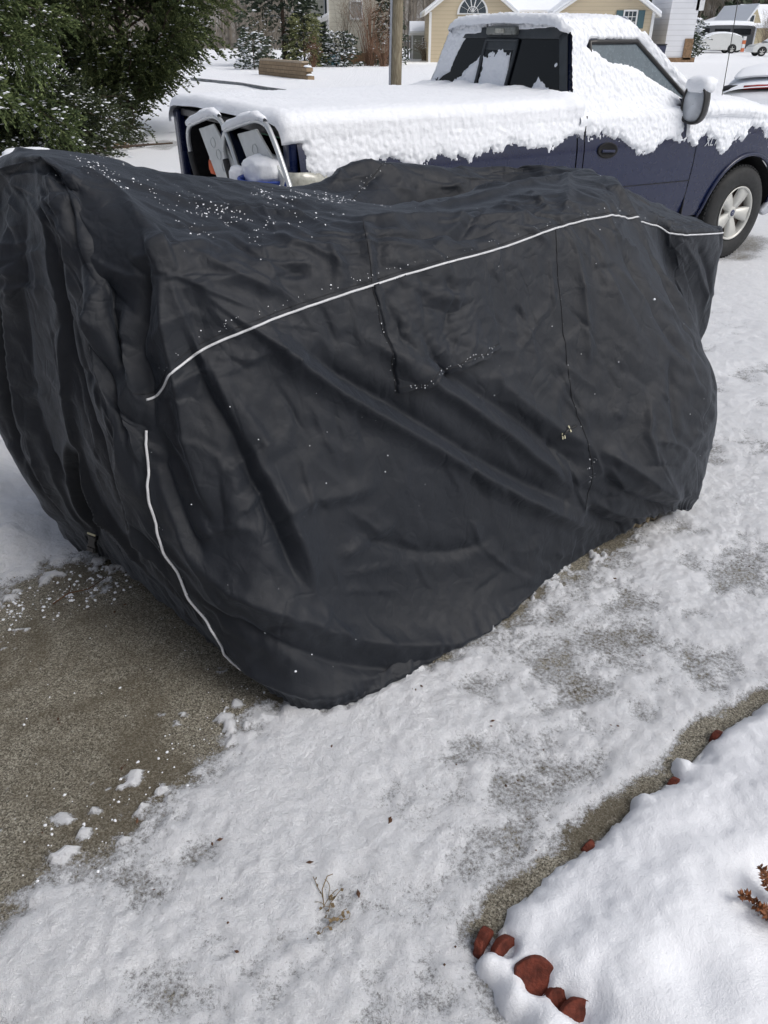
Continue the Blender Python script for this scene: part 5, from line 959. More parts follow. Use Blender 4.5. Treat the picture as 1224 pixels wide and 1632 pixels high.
# ------------------------------------------------------------------ trees close by
CP, SP = math.cos(R(32.5)), math.sin(R(32.5))
def at(px, py, Y):
    """point of the plane y=Y seen at photo pixel px,py (1224x1632)"""
    u, v = (px-612)/1200, (py-816)/1200; t = Y/(CP-SP*v); return Vector((u*t, Y, 1.7-(SP+CP*v)*t))
def leafcloud(name, mat, starts, dirs, lens, n_leaf, leaf, spread, rs, parent, droop=.25, wid=.28):
    """sprays: each start/dir/len carries n_leaf pointed leaflets, one mesh"""
    n = len(starts); k = n_leaf; t = rs.rand(n, k)**.8; side = rs.choice([-1, 1], (n, k))
    up = np.array([0, 0, 1.]); d = dirs/np.linalg.norm(dirs, axis=1, keepdims=True); s = np.cross(d, up)+rs.randn(n, 3)*.35; s /= np.linalg.norm(s, axis=1, keepdims=True)
    base = starts[:, None]+d[:, None]*(t*lens[:, None])[..., None]; base[..., 2] -= droop*(t*lens[:, None])**2/np.maximum(lens[:, None], .05)
    ld = d[:, None]*(.75+.3*rs.rand(n, k, 1))+s[:, None]*(side*(spread*(1.05-.6*t)))[..., None]+rs.randn(n, k, 3)*.22; ld /= np.linalg.norm(ld, axis=-1, keepdims=True)
    L = leaf*(.6+.8*rs.rand(n, k, 1)); w_ = np.cross(ld, rs.randn(n, k, 3)); w_ /= np.maximum(np.linalg.norm(w_, axis=-1, keepdims=True), 1e-6); w_ *= L*wid
    a = base; b = base+ld*L*.5+w_; c_ = base+ld*L; e = base+ld*L*.5-w_
    V = np.stack([a, b, c_, e], 2).reshape(-1, 3); F = np.arange(len(V)).reshape(-1, 4); return mesh_np(name, V, F, mat, parent, smooth=False)
def clumps(name, pts, size, rs, parent, mat=None, flat=.5):
    """little irregular snow pads"""
    n = len(pts); b = np.array([(1, 0, 0), (.5, .87, .1), (-.5, .87, 0), (-1, 0, .1), (-.5, -.87, 0), (.5, -.87, .1), (0, 0, 1), (0, 0, -.6)]); F0 = np.array([(i, (i+1) % 6, 6) for i in range(6)]+[((i+1) % 6, i, 7) for i in range(6)])
    sz = size*(.4+1.1*rs.rand(n, 1, 1)**1.5); V = pts[:, None]+b[None]*sz*np.array([1.25, 1.25, flat])*(1+.35*rs.randn(n, 8, 1)); F = (F0[None]+8*np.arange(n)[:, None, None]).reshape(-1, 3); return mesh_np(name, V.reshape(-1, 3), F, mat or M_snow_far, parent)
def fol_mat(name, a, b, c_):
    m = NM(name); oi = m.new('ShaderNodeNewGeometry').outputs['Random Per Island']; cl = m.noise(1.7, 3); f = m.math('ADD', m.math('MULTIPLY', oi, .55), m.math('MULTIPLY', cl, .55))
    m.set('Base Color', m.ramp(f, [(.25, a), (.55, b), (.85, c_)])); m.set('Roughness', .7); m.set('Specular IOR Level', .25); return m.m
M_ced = fol_mat('cedar_foliage', (.026, .042, .017), (.065, .088, .032), (.16, .185, .075)); M_ced2 = fol_mat('dark_foliage', (.018, .028, .015), (.04, .055, .026), (.09, .105, .05)); M_ced3 = fol_mat('bright_cedar', (.03, .05, .02), (.08, .112, .040), (.18, .22, .09))
M_bark = plain('bark', (.065, .045, .032), .9, var=.35, nscale=8, bump=.01, bscale=25)
def cedar(name, label, base, H_, shape, nb, elev, mat, seed, spl, per, nleaf, leaf, snowf, snows, droop, group=None, lean=(0, 0), grp='evergreen'):
    """shape(z/H) = crown radius; limbs leave the stem at elev(z/H)"""
    rs = np.random.RandomState(seed); rt = empty(name, base, 0, label, 'tree', group)
    tr = MB(); pts = [Vector((lean[0]*k/8+.03*math.sin(k*1.3+seed), lean[1]*k/8+.03*math.cos(k*1.7), H_*.96*k/8)) for k in range(9)]; tr.tube(pts, [max(.012, .022*H_*(1-k/8.6)) for k in range(9)], 8)
    ST, DR, LN = [], [], []
    for i in range(nb):
        f = (i+.5)/nb; f = f**1.15*.97; z = .03*H_+f*H_; az = i*2.39996+rs.uniform(-.3, .3); el = elev(f)+rs.uniform(-.15, .15); Rr = shape(f)*rs.uniform(.75, 1.12)
        d = np.array([math.cos(az), math.sin(az), math.tan(el)]); o = np.array([lean[0]*f, lean[1]*f, z*.55 if elev(f) > .5 else z]); k = 7; P = [o+d*Rr*t+np.array([0, 0, -droop*Rr*t*t]) for t in np.linspace(0, 1, k)]
        P = [p+rs.randn(3)*.02*Rr*(j > 0) for j, p in enumerate(P)]; tr.tube([Vector(p) for p in P], [max(.004, .0095*Rr*(1-.85*j/(k-1))+.003) for j in range(k)], 5, caps=False)
        m = max(3, int(per*Rr))
        for q in range(m):
            t = rs.uniform(.16, 1.02)**.8; j = min(k-2, int(t*(k-1))); p = P[j]+(P[j+1]-P[j])*(min(1, t*(k-1)-j)); dd = P[min(j+1, k-1)]-P[j]; dd = dd/np.linalg.norm(dd); off_ = rs.randn(3); off_ -= off_@dd*dd; off_ /= np.linalg.norm(off_)
            ST.append(p+off_*rs.uniform(0, .10*Rr)); v = dd*rs.uniform(.3, 1)+off_*rs.uniform(.3, 1.0); v[2] += rs.uniform(-.2, .55); DR.append(v); LN.append(spl*rs.uniform(.6, 1.25))
    tr.build('trunk', M_bark, rt); ST, DR, LN = map(np.array, (ST, DR, LN))
    leafcloud('crown', mat, ST, DR, LN, nleaf, leaf, .5, rs, rt, droop=.5, wid=.17)
    r_ = np.hypot(ST[:, 0], ST[:, 1]); ok = np.where(rs.rand(len(ST)) < snowf*(.3+r_/max(r_.max(), .1)))[0]
    dn = DR[ok]/np.linalg.norm(DR[ok], axis=1, keepdims=True); tt = rs.rand(len(ok), 5, 1); pp_ = (ST[ok][:, None]+dn[:, None]*LN[ok][:, None, None]*tt+rs.randn(len(ok), 5, 3)*np.array([.035, .035, .012])).reshape(-1, 3); pp_[:, 2] += leaf*.15; clumps('snow', pp_[rs.rand(len(pp_)) < .8], snows, rs, rt)
    return rt
b0 = at(208, 204, 16.6); b0.z = 0
cedar('cedar_tree', 'wide dark green cedar with branches fanning up from its base, left of the pickup', b0, 5.2, lambda f: (.50+2.0*min(f/.30, 1)**.9)*(1 if f < .5 else 1-(f-.5)*1.5), 120, lambda f: 1.0-.75*min(1, f*2.4), M_ced, 3, .34, 66, 42, .058, .16, .022, .02, lean=(.2, 0))
b1 = at(-30, 240, 12.6); b1.z = 0
cedar('cedar_tree', 'bright green cedar with snowy branch tips at the top left corner', b1, 4.6, lambda f: .25 if f < .17 else 1.55*(1-(f-.17)*.6), 60, lambda f: .25, M_ced3, 8, .32, 90, 42, .052, .20, .024, .55)
b2 = at(55, 224, 13.6); b2.z = 0
cedar('low_evergreen', 'low dark evergreen with drooping snow flecked boughs below the bright cedar', b2, 1.15, lambda f: 1.5*(1-f*.55)+.1, 46, lambda f: .22, M_ced2, 12, .26, 64, 32, .048, .26, .022, .35)
b3 = at(150, 218, 15.0); b3.z = 0
cedar('low_evergreen', 'small dark evergreen bush between the wide cedar and the low drooping evergreen', b3, .8, lambda f: .95*(1-f*.5)+.1, 26, lambda f: .3, M_ced2, 15, .22, 40, 24, .045, .34, .02, .3)
# fallen boughs, log edging
lg = MB(); lg.tube([at(150, 240, 14.3)*1, at(166, 239, 14.32), at(182, 236, 14.4), at(206, 233, 14.5)], [.05, .075, .07, .06], 8)
tag(lg.build('log', plain('cut_wood', (.30, .21, .12), .85, var=.3)), 'pale brown log edging the bed at the foot of the wide cedar', 'log')
lg = MB()
for q in ([(98, 222), (120, 226), (138, 240), (160, 250)], [(112, 226), (126, 228), (134, 236)], [(160, 237), (230, 231), (275, 228)]): lg.tube([Vector((p.x, p.y, max(.03, p.z))) for p in [at(x, y, 13.5 if y > 236 else 14.6) for x, y in q]], [.022, .02, .014, .008][:len(q)], 6)
tag(lg.build('fallen_branch', M_bark), 'thin bare branch lying on the snow between the cedars and the cover', 'branch')
o = blob('snowy_rock', at(44, 252, 9.6)*1, (.30, .16, .10), 7, M_snow, n=20, rough=.25); tag(o, 'snow covered rock peeking over the far edge of the cover at the left', 'rock')
o = blob('boulder', at(38, 258, 9.5)*1, (.24, .14, .07), 5, plain('sandstone', (.24, .19, .13), .85, var=.3), n=16, rough=.3); tag(o, 'tan stone under the snow capped rock at the left', 'rock')
# ------------------------------------------------------------------ street, lawn, kerb
def sheet(name, poly, z, mat, kind='structure'):
    mb = MB(); mb.add([(x, y, z) for x, y in poly], [tuple(range(len(poly)))]); return tag(mb.build(name, mat), kind=kind)
M_road = snow_mat('road_snow', (.74, .77, .81), .02, .01, 2, 14)
def gp(px, py):
    u, v = (px-612)/1200, (py-816)/1200; t = 1.7/(SP+CP*v); return Vector((u*t, (CP-SP*v)*t, 0))
curb = [gp(*p) for p in ((300, 128), (385, 137), (430, 145), (480, 152), (530, 157), (565, 161), (640, 168), (760, 178), (900, 190))]
near_ = [Vector((c_.x+5.5, c_.y-6.5, 0)) for c_ in curb]
# kerb line: gutter slush, dark and broken
mb = MB(); P = [[Vector((c_.x-.05, c_.y+.05, .10)), Vector((c_.x, c_.y, .115)), Vector((c_.x+.12, c_.y-.14, .10)), Vector((c_.x+.15, c_.y-.18, .0))] for c_ in curb]
mb.grid(P, False); tag(mb.build('kerb', plain('kerb_concrete', (.26, .27, .28), .85, var=.35, nscale=2)), kind='structure')
# pole
pole = empty('utility_pole', (gp(632, 172).x, 25.2, 0), 0, 'weathered wooden utility pole with a grey conduit strapped to its left side', 'utility pole')
mp = NM('pole_wood'); sv = mp.stretch((9, 9, .8)); mp.set('Base Color', mp.ramp(mp.noise(3, 6, .65, vec=sv, dist=1.5), [(.3, (.09, .07, .045)), (.5, (.20, .17, .115)), (.7, (.33, .30, .22))])); mp.set('Roughness', .9); mp.bump(mp.noise(4, 5, vec=sv), .03)
MB().tube([(.02*k, 0, k*1.1-.2) for k in range(9)], [.165-.005*k for k in range(9)], 18).build('post', mp.m, pole)
MB().tube([(-.175+.02*k, -.05, k*1.1-.2) for k in range(9)], .036, 8).build('conduit', plain('grey_conduit', (.30, .32, .36), .5), pole)
# block wall at the far lawn
M_block = NM('wall_block'); br = M_block.new('ShaderNodeTexBrick'); br.inputs['Scale'].default_value = 1; br.inputs['Brick Width'].default_value = .42; br.inputs['Row Height'].default_value = .15; br.inputs['Mortar Size'].default_value = .008
br.inputs['Color1'].default_value = (.29, .21, .13, 1); br.inputs['Color2'].default_value = (.23, .165, .10, 1); br.inputs['Mortar'].default_value = (.10, .075, .05, 1); vm = M_block.new('ShaderNodeMapping'); vm.inputs['Rotation'].default_value = (R(90), 0, 0); M_block.L(M_block.co, vm.inputs['Vector']); M_block.L(vm.outputs[0], br.inputs['Vector']); M_block.L(br.outputs['Color'], M_block.b.inputs['Base Color']); M_block.set('Roughness', .9)
g0, g1 = gp(417, 119), gp(489, 127); dv = (g1-g0); Lw = dv.length; rw = empty('block_wall', g0, math.atan2(dv.y, dv.x), 'low tan concrete block retaining wall with stepped ends in the snowy lawn', 'retaining wall')
mb = MB()
for k, (x0, x1) in enumerate(((-.0, Lw+.45), (0, Lw+.2), (.12, Lw+.35), (.2, Lw*.97))): mb.box(((x0+x1)/2, 0, .075+.15*k), (x1-x0, .3, .146))
mb.build('blocks', M_block.m, rw, bevel=.01); mb = MB(); mb.box((Lw*.5+.1, 0, .635), (Lw*.97-.2, .34, .07)); mb.build('coping', plain('coping', (.34, .28, .21), .9), rw, bevel=.015)
mb = MB()
for x, z in ((Lw+.27, .47), (Lw+.12, .32+.16), (Lw+.36, .17)): mb.lathe([(0, .06), (.10, .05), (.15, .0)], (x-.05, 0, z), 'z', 10)
mb.build('snow', M_snow_far, rw)
# ------------------------------------------------------------------ houses
def siding(name, c, pitch=.12):
    m = NM(name); wv = m.new('ShaderNodeTexWave', wave_type='BANDS', bands_direction='Z', wave_profile='SAW'); wv.inputs['Scale'].default_value = .3142/pitch; m.L(m.co, wv.inputs['Vector'])
    m.set('Base Color', m.mix(m.ramp(wv.outputs['Fac'], [(.0, .9), (.22, 0)]), m.ramp(m.noise(.8, 3), [(.3, tuple(k*.94 for k in c)), (.7, c)]), tuple(k*.72 for k in c))); m.set('Roughness', .7); m.bump(wv.outputs['Fac'], .02, .6); return m.m
M_tan = siding('tan_siding', (.53, .45, .32), .22); M_crm = siding('cream_siding', (.60, .58, .50), .22); M_yel = siding('yellow_siding', (.52, .45, .30), .22); M_wht = siding('white_siding', (.74, .755, .79), .3)
M_wtrim = plain('white_trim', (.72, .73, .74), .6, var=.04); M_shut = plain('teal_shutter', (.055, .11, .13), .6); M_pane = plain('window_pane', (.05, .065, .08), .12, var=.3, spec=.8); M_blind = plain('blind', (.36, .35, .33), .7); M_brick = plain('brown_brick', (.22, .14, .08), .9, var=.35, nscale=9)
def win(parent, x, z, w_, h, y=-.03, bars=(2, 3), pane=M_pane, shutters=False, wide=.09):
    f = MB(); f.box((x, y, z+h/2+wide/2), (w_+2*wide, .06, wide)); f.box((x, y, z-h/2-wide/2), (w_+2*wide, .06, wide)); f.box((x-w_/2-wide/2, y, z), (wide, .06, h)); f.box((x+w_/2+wide/2, y, z), (wide, .06, h)); fr = f.build('window', M_wtrim, parent)
    g_ = MB(); g_.box((x, y+.022, z), (w_, .012, h)); g_.build('pane', pane, fr)
    b = MB()
    for k in range(1, bars[0]): b.box((x-w_/2+w_*k/bars[0], y-.005, z), (.035, .02, h))
    for k in range(1, bars[1]): b.box((x, y-.008, z-h/2+h*k/bars[1]), (w_, .02, .035))
    if bars[0] > 1 or bars[1] > 1: b.build('glazing_bars', M_wtrim, fr)
    if shutters:
        for s in (-1, 1): q = MB(); q.box((x+s*(w_/2+wide+.24), y-.0, z), (.42, .05, h+.12)); q.build('shutter', M_shut, parent)
def gable(parent, x0, x1, ze, zp, y0, y1, wall, over=.35, sn=.16):
    """gable end on y0 facing the camera; roof running back to y1"""
    xm = (x0+x1)/2; mb = MB(); mb.prism([(x0, 0), (x1, 0), (x1, ze), (xm, zp), (x0, ze)], y0, y1, 'y'); mb.build('wall', wall, parent)
    sl = (zp-ze)/(xm-x0)
    for s in (-1, 1):
        e = x0-over if s < 0 else x1+over; ez = ze-over*sl; r = MB(); n_ = Vector((s*sl, 0, 1)).normalized()
        def pr(a, b, y_0, y_1): r.prism([(xm, zp+a), (e, ez+a), (e, ez+b), (xm, zp+b)], y_0, y_1, 'y')
        pr(.01, .16, y0-.35, y1+.3); rf = r.build('roof', M_wtrim, parent); r = MB(); pr(.163, .163+sn, y0-.32, y1+.3); r.build('snow', M_snow_far, rf, bevel=.05)
hb = empty('house', (0, 58.5, 0), 0, 'tan sided house with two gables and teal shuttered window behind the pickup', 'house')
def hp(px, py, Y=58.5): p = at(px, py, Y); return p.x, p.z
xl, ze = hp(685, 19); xg1, _ = hp(818, 19); xr, _ = hp(1038, 20); xg2, _ = hp(884, 20)
gable(hb, xl, xg1, ze, ze+(xg1-xl)/2*.70, 0, 7, M_tan); gable(hb, xg2, xr, ze-.1, ze+(xr-xg2)/2*.58, -.8, 8, M_tan)
mb = MB(); mb.box(((xg1+xg2)/2, 3.2, ze/2), (xg2-xg1+.6, 5, ze)); mb.build('wall', M_tan, hb)
mb = MB(); xm0, xm1 = (xl+xg1)/2, (xg2+xr)/2; mb.prism([(1.0, ze-.1), (7.5, ze+3.6), (7.5, ze+3.4), (1.0, ze-.3)], xm0-1, xm1+1, 'x'); rf = mb.build('roof', M_wtrim, hb); mb = MB(); mb.prism([(.95, ze-.06), (7.5, ze+3.64), (7.5, ze+3.85), (.95, ze+.14)], xm0-1, xm1+1, 'x'); mb.build('snow', M_snow_far, rf)
mb = MB()
for x in (xl+.05, xg1-.05): mb = MB(); mb.box((x, -.03, ze/2), (.16, .08, ze)); mb.build('corner_trim', M_wtrim, hb)
for x in (xg2+.05, xr-.08): mb = MB(); mb.box((x, -.83, ze/2), (.18, .08, ze)); mb.build('corner_trim', M_wtrim, hb)
xf, zf = hp(753, 23); rf_ = 1.0
mb = MB(); mb.prism([(xf-rf_*math.cos(a), zf+rf_*math.sin(a)) for a in np.linspace(0, math.pi, 19)], -.07, -.01, 'y'); fw = mb.build('fan_window', M_wtrim, hb)
mb = MB(); mb.prism([(xf-rf_*.86*math.cos(a), zf+.07+rf_*.84*math.sin(a)) for a in np.linspace(0, math.pi, 19)], -.085, -.072, 'y'); mb.build('pane', M_pane, fw)
mb = MB()
for a in np.linspace(0, math.pi, 8)[1:-1]: mb.prism([(xf+.03*math.sin(a), zf+.08+.03*math.cos(a)*0), (xf-.88*math.cos(a)+.03*math.sin(a), zf+.08+.86*math.sin(a)+.0), (xf-.88*math.cos(a)-.03*math.sin(a), zf+.08+.86*math.sin(a)), (xf-.03*math.sin(a), zf+.08)], -.10, -.088, 'y')
mb.tube([(xf-.35*math.cos(a), -.095, zf+.08+.35*math.sin(a)) for a in np.linspace(0, math.pi, 13)], .02, 4); mb.build('glazing_bars', M_wtrim, fw)
win(hb, xf, zf-.95, 1.7, 1.5, y=-.04)
x_, z_ = hp(1003.5, 31, 57.7); win(hb, x_, z_, .74, .86, y=-.85, bars=(3, 3), shutters=True)
# white wing with the brick foot, right of the second gable
xa, za = hp(1052, 84, 60); xb, _ = hp(1083, 80, 60)
mb = MB(); mb.box(((xa+xb)/2+.1, 2.5, 3.2), (xb-xa+.5, 4.5, 6.0)); mb.build('wall', M_wht, hb)
mb = MB(); mb.box((xb+.1, .2, .75), (.55, .12, 1.2)); mb.build('brick_foot', M_brick, hb); mb = MB(); mb.box((xa+1.0, .2, .12), (1.9, .12, .3)); mb.build('brick_foot', M_brick, hb)
mb = MB(); mb.box((xb+.42, .6, 3.5), (.5, .7, 1.2)); mb.build('bay', M_wtrim, hb); mb = MB(); mb.prism([(xb+.1, 4.3), (xb+1.1, 3.95), (xb+1.1, 4.15), (xb+.1, 4.55)], -.1, 3, 'y'); mb.build('eave', M_wtrim, hb)
# wheelie bin by that wing
p = at(1051, 80, 57.0); bn = empty('wheelie_bin', (p.x, 57, 0), 0, 'dark blue wheelie bin against the white wing of the tan house', 'bin')
mb = MB(); mb.prism([(-.27, .12), (.27, .12), (.33, 1.0), (-.33, 1.0)], -.3, .3, 'y'); mb.build('body', plain('bin_plastic', (.03, .035, .07), .5), bn, bevel=.03); mb = MB(); mb.box((0, 0, 1.04), (.70, .68, .07)); mb.build('lid', M_blk, bn, bevel=.02)
# shed and picket fence left of the tan house
xs0, zs = hp(656, 56, 66); xs1, _ = hp(700, 56, 66)
sh = empty('shed', (0, 66, 0), 0, 'small grey garden shed with a snowy roof left of the tan house', 'shed')
mb = MB(); mb.box(((xs0+xs1)/2, 1.2, zs/2), (xs1-xs0, 2.4, zs)); mb.build('wall', siding('grey_siding', (.36, .37, .33), .25), sh)
xt, zt = hp(659, 41, 66); mb = MB(); mb.prism([(-.3, zs-.02), (1.2, zt+.0), (2.7, zs-.02), (2.7, zs+.12), (1.2, zt+.16), (-.3, zs+.12)], xs0-.15, xs1+.1, 'x'); rf = mb.build('roof', M_wtrim, sh); mb = MB(); mb.prism([(-.3, zs+.125), (1.2, zt+.165), (2.7, zs+.125), (2.7, zs+.25), (1.2, zt+.30), (-.3, zs+.25)], xs0-.13, xs1+.08, 'x'); mb.build('snow', M_snow_far, rf)
x_, z_ = hp(678, 66, 66); win(sh, x_, z_, .38, .42, bars=(2, 2), wide=.07); mb = MB(); mb.box((xs0+.06, -.03, zs/2), (.12, .06, zs)); mb.build('corner_trim', M_wtrim, sh)
fx0, fz = hp(645, 72, 66.5); fn_ = empty('picket_fence', (0, 66.5, 0), 0, 'weathered grey picket fence panel between the pole and the shed', 'fence'); 
mb = MB()
for k in range(7): mb.box((fx0+.05+k*.21, 0, .75), (.12, .03, 1.35+.1*(k % 2)))
mb.build('pickets', plain('grey_wood', (.22, .21, .20), .9), fn_); mb = MB(); mb.box((fx0+.7, .04, 1.15), (1.5, .04, .1)); mb.box((fx0+.7, .04, .45), (1.5, .04, .1)); mb.build('rails', M_snow_far, fn_)
# two storey cream house with a porch
ha = empty('house', (0, 55, 0), 0, 'two storey cream house with a small side porch behind bare shrubs', 'house')
def ap(px, py, Y=55): p = at(px, py, Y); return p.x, p.z
x0, _ = ap(523, 50); x1, _ = ap(634, 50)
mb = MB(); mb.box(((x0+x1)/2, 4, 3.4), (x1-x0, 8, 6.8)); mb.build('wall', M_crm, ha)
mb = MB(); mb.prism([(x0-.4, 6.7), (x1+.4, 6.7), ((x0+x1)/2, 9)], -.4, 8.4, 'y'); mb.build('roof', M_snow_far, ha)
xw, _ = ap(497, 50, 57); mb = MB(); mb.box(((xw+x0)/2, 5, 3.4), (x0-xw, 6, 6.8)); mb.build('wall', M_crm, ha)
x_, z_ = ap(568, 16); win(ha, x_, z_, .62, .80, pane=M_blind, bars=(1, 1)); x_, z_ = ap(520.5, 14, 56.9); win(ha, x_-.03, z_, .16, 1.5, y=1.94, bars=(1, 1), wide=.05)
mb = MB(); mb.box((x0+.03, -.03, 3.3), (.12, .06, 6.6)); mb.build('corner_trim', M_wtrim, ha)
pa, zb = ap(506, 83); pb, zt = ap(521.5, 48); _, zr = ap(510, 69)
mb = MB(); mb.box(((pa+pb)/2, .9, zb/2+.05), (pb-pa+.1, 1.9, zb)); mb.build('porch_base', M_brick, ha)
for px_ in (506.5, 521.5): x_, _ = ap(px_, 60); mb = MB(); mb.box((x_, .0, (zb+zt)/2+.2), (.09, .09, zt-zb+.5)); mb.build('porch_post', M_wtrim, ha)
mb = MB(); mb.box(((pa+pb)/2, 0, zr), (pb-pa, .05, .07)); mb.box(((pa+pb)/2, 0, zb+.1), (pb-pa, .05, .06))
for k in range(9): mb.box((pa+(pb-pa)*(k+.5)/9, 0, (zr+zb)/2), (.03, .03, zr-zb))
mb.build('porch_railing', M_wtrim, ha)
mb = MB(); mb.box(((pa+pb)/2+.02, 1.95, (zb+zt)/2+.3), (pb-pa-.05, .05, zt-zb+.4)); mb.build('porch_doorway', plain('dark_doorway', (.02, .022, .03), .5), ha)
xa_, za_ = ap(496, 45); xb_, zb_ = ap(524, 31); mb = MB(); mb.prism([(xa_, za_), (xb_, zb_), (xb_, zb_+.22), (xa_, za_+.22)], -.35, 1.9, 'y'); rf = mb.build('porch_roof', M_wtrim, ha); mb = MB(); mb.prism([(xa_, za_+.223), (xb_, zb_+.223), (xb_, zb_+.36), (xa_, za_+.34)], -.33, 1.9, 'y'); mb.build('snow', M_snow_far, rf)
x_, _ = ap(606, 90); mb = MB(); mb.box(((x0+x1)/2, -.06, .3), (x1-x0+.04, .1, .62)); mb.build('foundation', M_brick, ha)
# garden tools by the porch: small teal tub
p = at(532, 97, 53.5); o = blob('planter', (p.x, 53.5, .28), (.42, .3, .30), 4, plain('teal_glaze', (.12, .27, .33), .5), n=12, rough=.12); tag(o, 'pale teal planter heap beside the porch steps of the cream house', 'planter')
# yellow house on the right
hy = empty('house', (0, 92, 0), 0, 'pale yellow house with a garage at the top right edge', 'house')
def yp(px, py, Y=92): p = at(px, py, Y); return p.x, p.z
x0, z0 = yp(1186, 43); x1, _ = yp(1214, 43); x2, _ = yp(1260, 43); _, zp_ = yp(1200, 12)
mb = MB(); mb.prism([(x0, 0), (x1, 0), (x1, z0), ((x0+x1)/2, zp_), (x0, z0)], 0, 9, 'y'); mb.build('wall', M_yel, hy); mb = MB(); mb.box(((x1+x2)/2, 4.5, z0/2), (x2-x1, 8.6, z0)); mb.build('wall', M_yel, hy)
xm = (x0+x1)/2; mb = MB(); mb.prism([(-.4, z0-.1), (4.5, zp_+.1), (9.2, z0), (9.2, z0+.3), (4.5, zp_+.4), (-.4, z0+.2)], xm, x2, 'x'); mb.build('roof', M_snow_far, hy)
mb = MB(); mb.prism([(x0-.4, z0-.3), (xm, zp_+.05), (xm, zp_+.35), (x0-.4, z0)], -.4, 9, 'y'); mb.build('roof', M_snow_far, hy)
x_, z_ = yp(1194, 68, 91.9); mb = MB(); mb.box((x_, -.04, 1.05), (1.0, .06, 2.1)); mb.build('garage_door', plain('garage_white', (.55, .57, .62), .6), hy); x_, z_ = yp(1198, 32); win(hy, x_, z_, .38, .8, bars=(1, 1), wide=.08)
# roofs farther up the hill
for (pxa, pxb, pya, pyb, Y, lab, col_) in ((1103, 1145, 48, 36, 104, 'low grey roofed house behind the camper van', (.30, .28, .25)), (1143, 1192, 48, 22, 99, 'brown gabled house with snowy roof behind the camper van, beside the yellow house', (.15, .11, .10))):
    a_ = at(pxa, pya, Y); b_ = at(pxb, pyb, Y); h_ = empty('house', (0, Y, 0), 0, lab, 'house'); mb = MB(); mb.box(((a_.x+b_.x)/2, 3, a_.z/2), (b_.x-a_.x, 6, a_.z)); mb.build('wall', plain('far_wall', col_, .8), h_)
    mb = MB(); mb.add([(a_.x-.3, -.2, a_.z), (b_.x+.3, -.2, a_.z), (b_.x+.3, 6.5, b_.z), (a_.x+(2.6 if b_.z-a_.z > 1.5 else .6), 6.5, b_.z), (b_.x+.3, 12.5, a_.z), (a_.x-.3, 12.5, a_.z)], [(0, 1, 2, 3), (3, 2, 4, 5), (0, 3, 5), (1, 4, 2)]); mb.build('roof', M_snow_far, h_, solid=.1)
    if b_.z-a_.z > 1.5: mb = MB(); mb.prism([(b_.x-1.4, a_.z-.4), (b_.x+.2, a_.z-.4), (b_.x+.2, b_.z-.2), (b_.x-.2, b_.z-.1)], -.5, -.25, 'y'); mb.build('gable_end', plain('far_gable', (.16, .12, .11), .9), h_)
# ------------------------------------------------------------------ parked vehicles
def car(name, label, loc, rz, prof, W_, wheels, col_, glasses, snow_z, cat='car', group=None, extra=None, st=.10):
    """prof: closed (x,z) outline of the side; the upper part narrows; x forward"""
    root = empty(name, loc, rz, label, cat, group); zb = max(z for x, z in prof)*.58
    n_ = len(prof); secs = []
    for s in (-1, -.93, -.6, 0, .6, .93, 1):
        ring_ = []
        for x, z in prof: k = 1-.16*max(0, (z-zb))/(max(q for _, q in prof)-zb); e = 1 if abs(s) < .95 else .965; ring_.append((x*e, s*W_/2*k, zb+(z-zb)*(e if z > zb else 1)))
        secs.append(ring_)
    mb = MB(); mb.grid([s+[s[0]] for s in secs], False); mb.add(secs[0], [tuple(range(n_))]); mb.add(secs[-1], [tuple(range(n_))[::-1]]); mb.build('body', col_, root)
    zmax = max(q for _, q in prof)
    for gp_ in glasses:
        for s in (-1, 1):
            V = [(x, s*(W_/2*(1-.16*max(0, z-zb)/(zmax-zb))+.006), z) for x, z in gp_]; mb = MB(); mb.add(V, [tuple(range(len(V)))]); mb.build('side_window', M_glass, root, solid=.01)
    for x, r in wheels:
        for s in (-1, 1):
            mb = MB(); mb.lathe([(r*.62, -.11), (r*.95, -.11), (r, -.07), (r, .07), (r*.95, .11), (r*.62, .11)], (0, 0, 0), 'y', 20); wh = mb.build('wheel', M_rub, root, loc=(x, s*(W_/2-.10), r)); mb = MB(); mb.lathe([(0, -s*-.10), (r*.15, s*.105), (r*.62, s*.09)], (0, 0, 0), 'y', 20)
            for k in range(5): mb.box((0, s*.108, r*.36), (r*.17, .02, r*.5), 0, Matrix.Rotation(k*1.2566, 4, 'Y'))
            mb.build('rim', M_alloy, wh)
            mb = MB(); P = [[(x+(r+.055)*math.cos(a), s*(W_/2+.004)*q, r+(r+.055)*math.sin(a)) for a in np.linspace(-.2, math.pi+.2, 16)] for q in (1, .8)]; mb.grid(P); mb.add([(x+(r+.05)*math.cos(a), s*(W_/2+.003), r+(r+.05)*math.sin(a)) for a in np.linspace(-.2, math.pi+.2, 16)], [tuple(range(16))]); mb.build('wheel_arch', M_hole, root)
    top = [(x, z) for x, z in prof if z > snow_z]; top = sorted(top)
    P = []
    for x, z in top: hw = W_/2*(1-.16*max(0, z-zb)/(zmax-zb)); P.append([(x, y*hw*1.0, z+(st*(1-abs(y)**6) if abs(y) < 1 else -.0)) for y in (-1.01, -.97, -.85, -.4, 0, .4, .85, .97, 1.01)])
    mb = MB(); mb.grid(P); mb.build('snow', M_snow_far, root, sub=1)
    if extra: extra(root)
    return root
M_cwhite = plain('white_paint', (.62, .63, .62), .35, var=.04, coat=.5); M_cdark = plain('dark_grey_paint', (.05, .055, .065), .35, coat=.5); M_red = plain('red_lens', (.38, .015, .012), .2)
p = at(1135, 83, 84); 
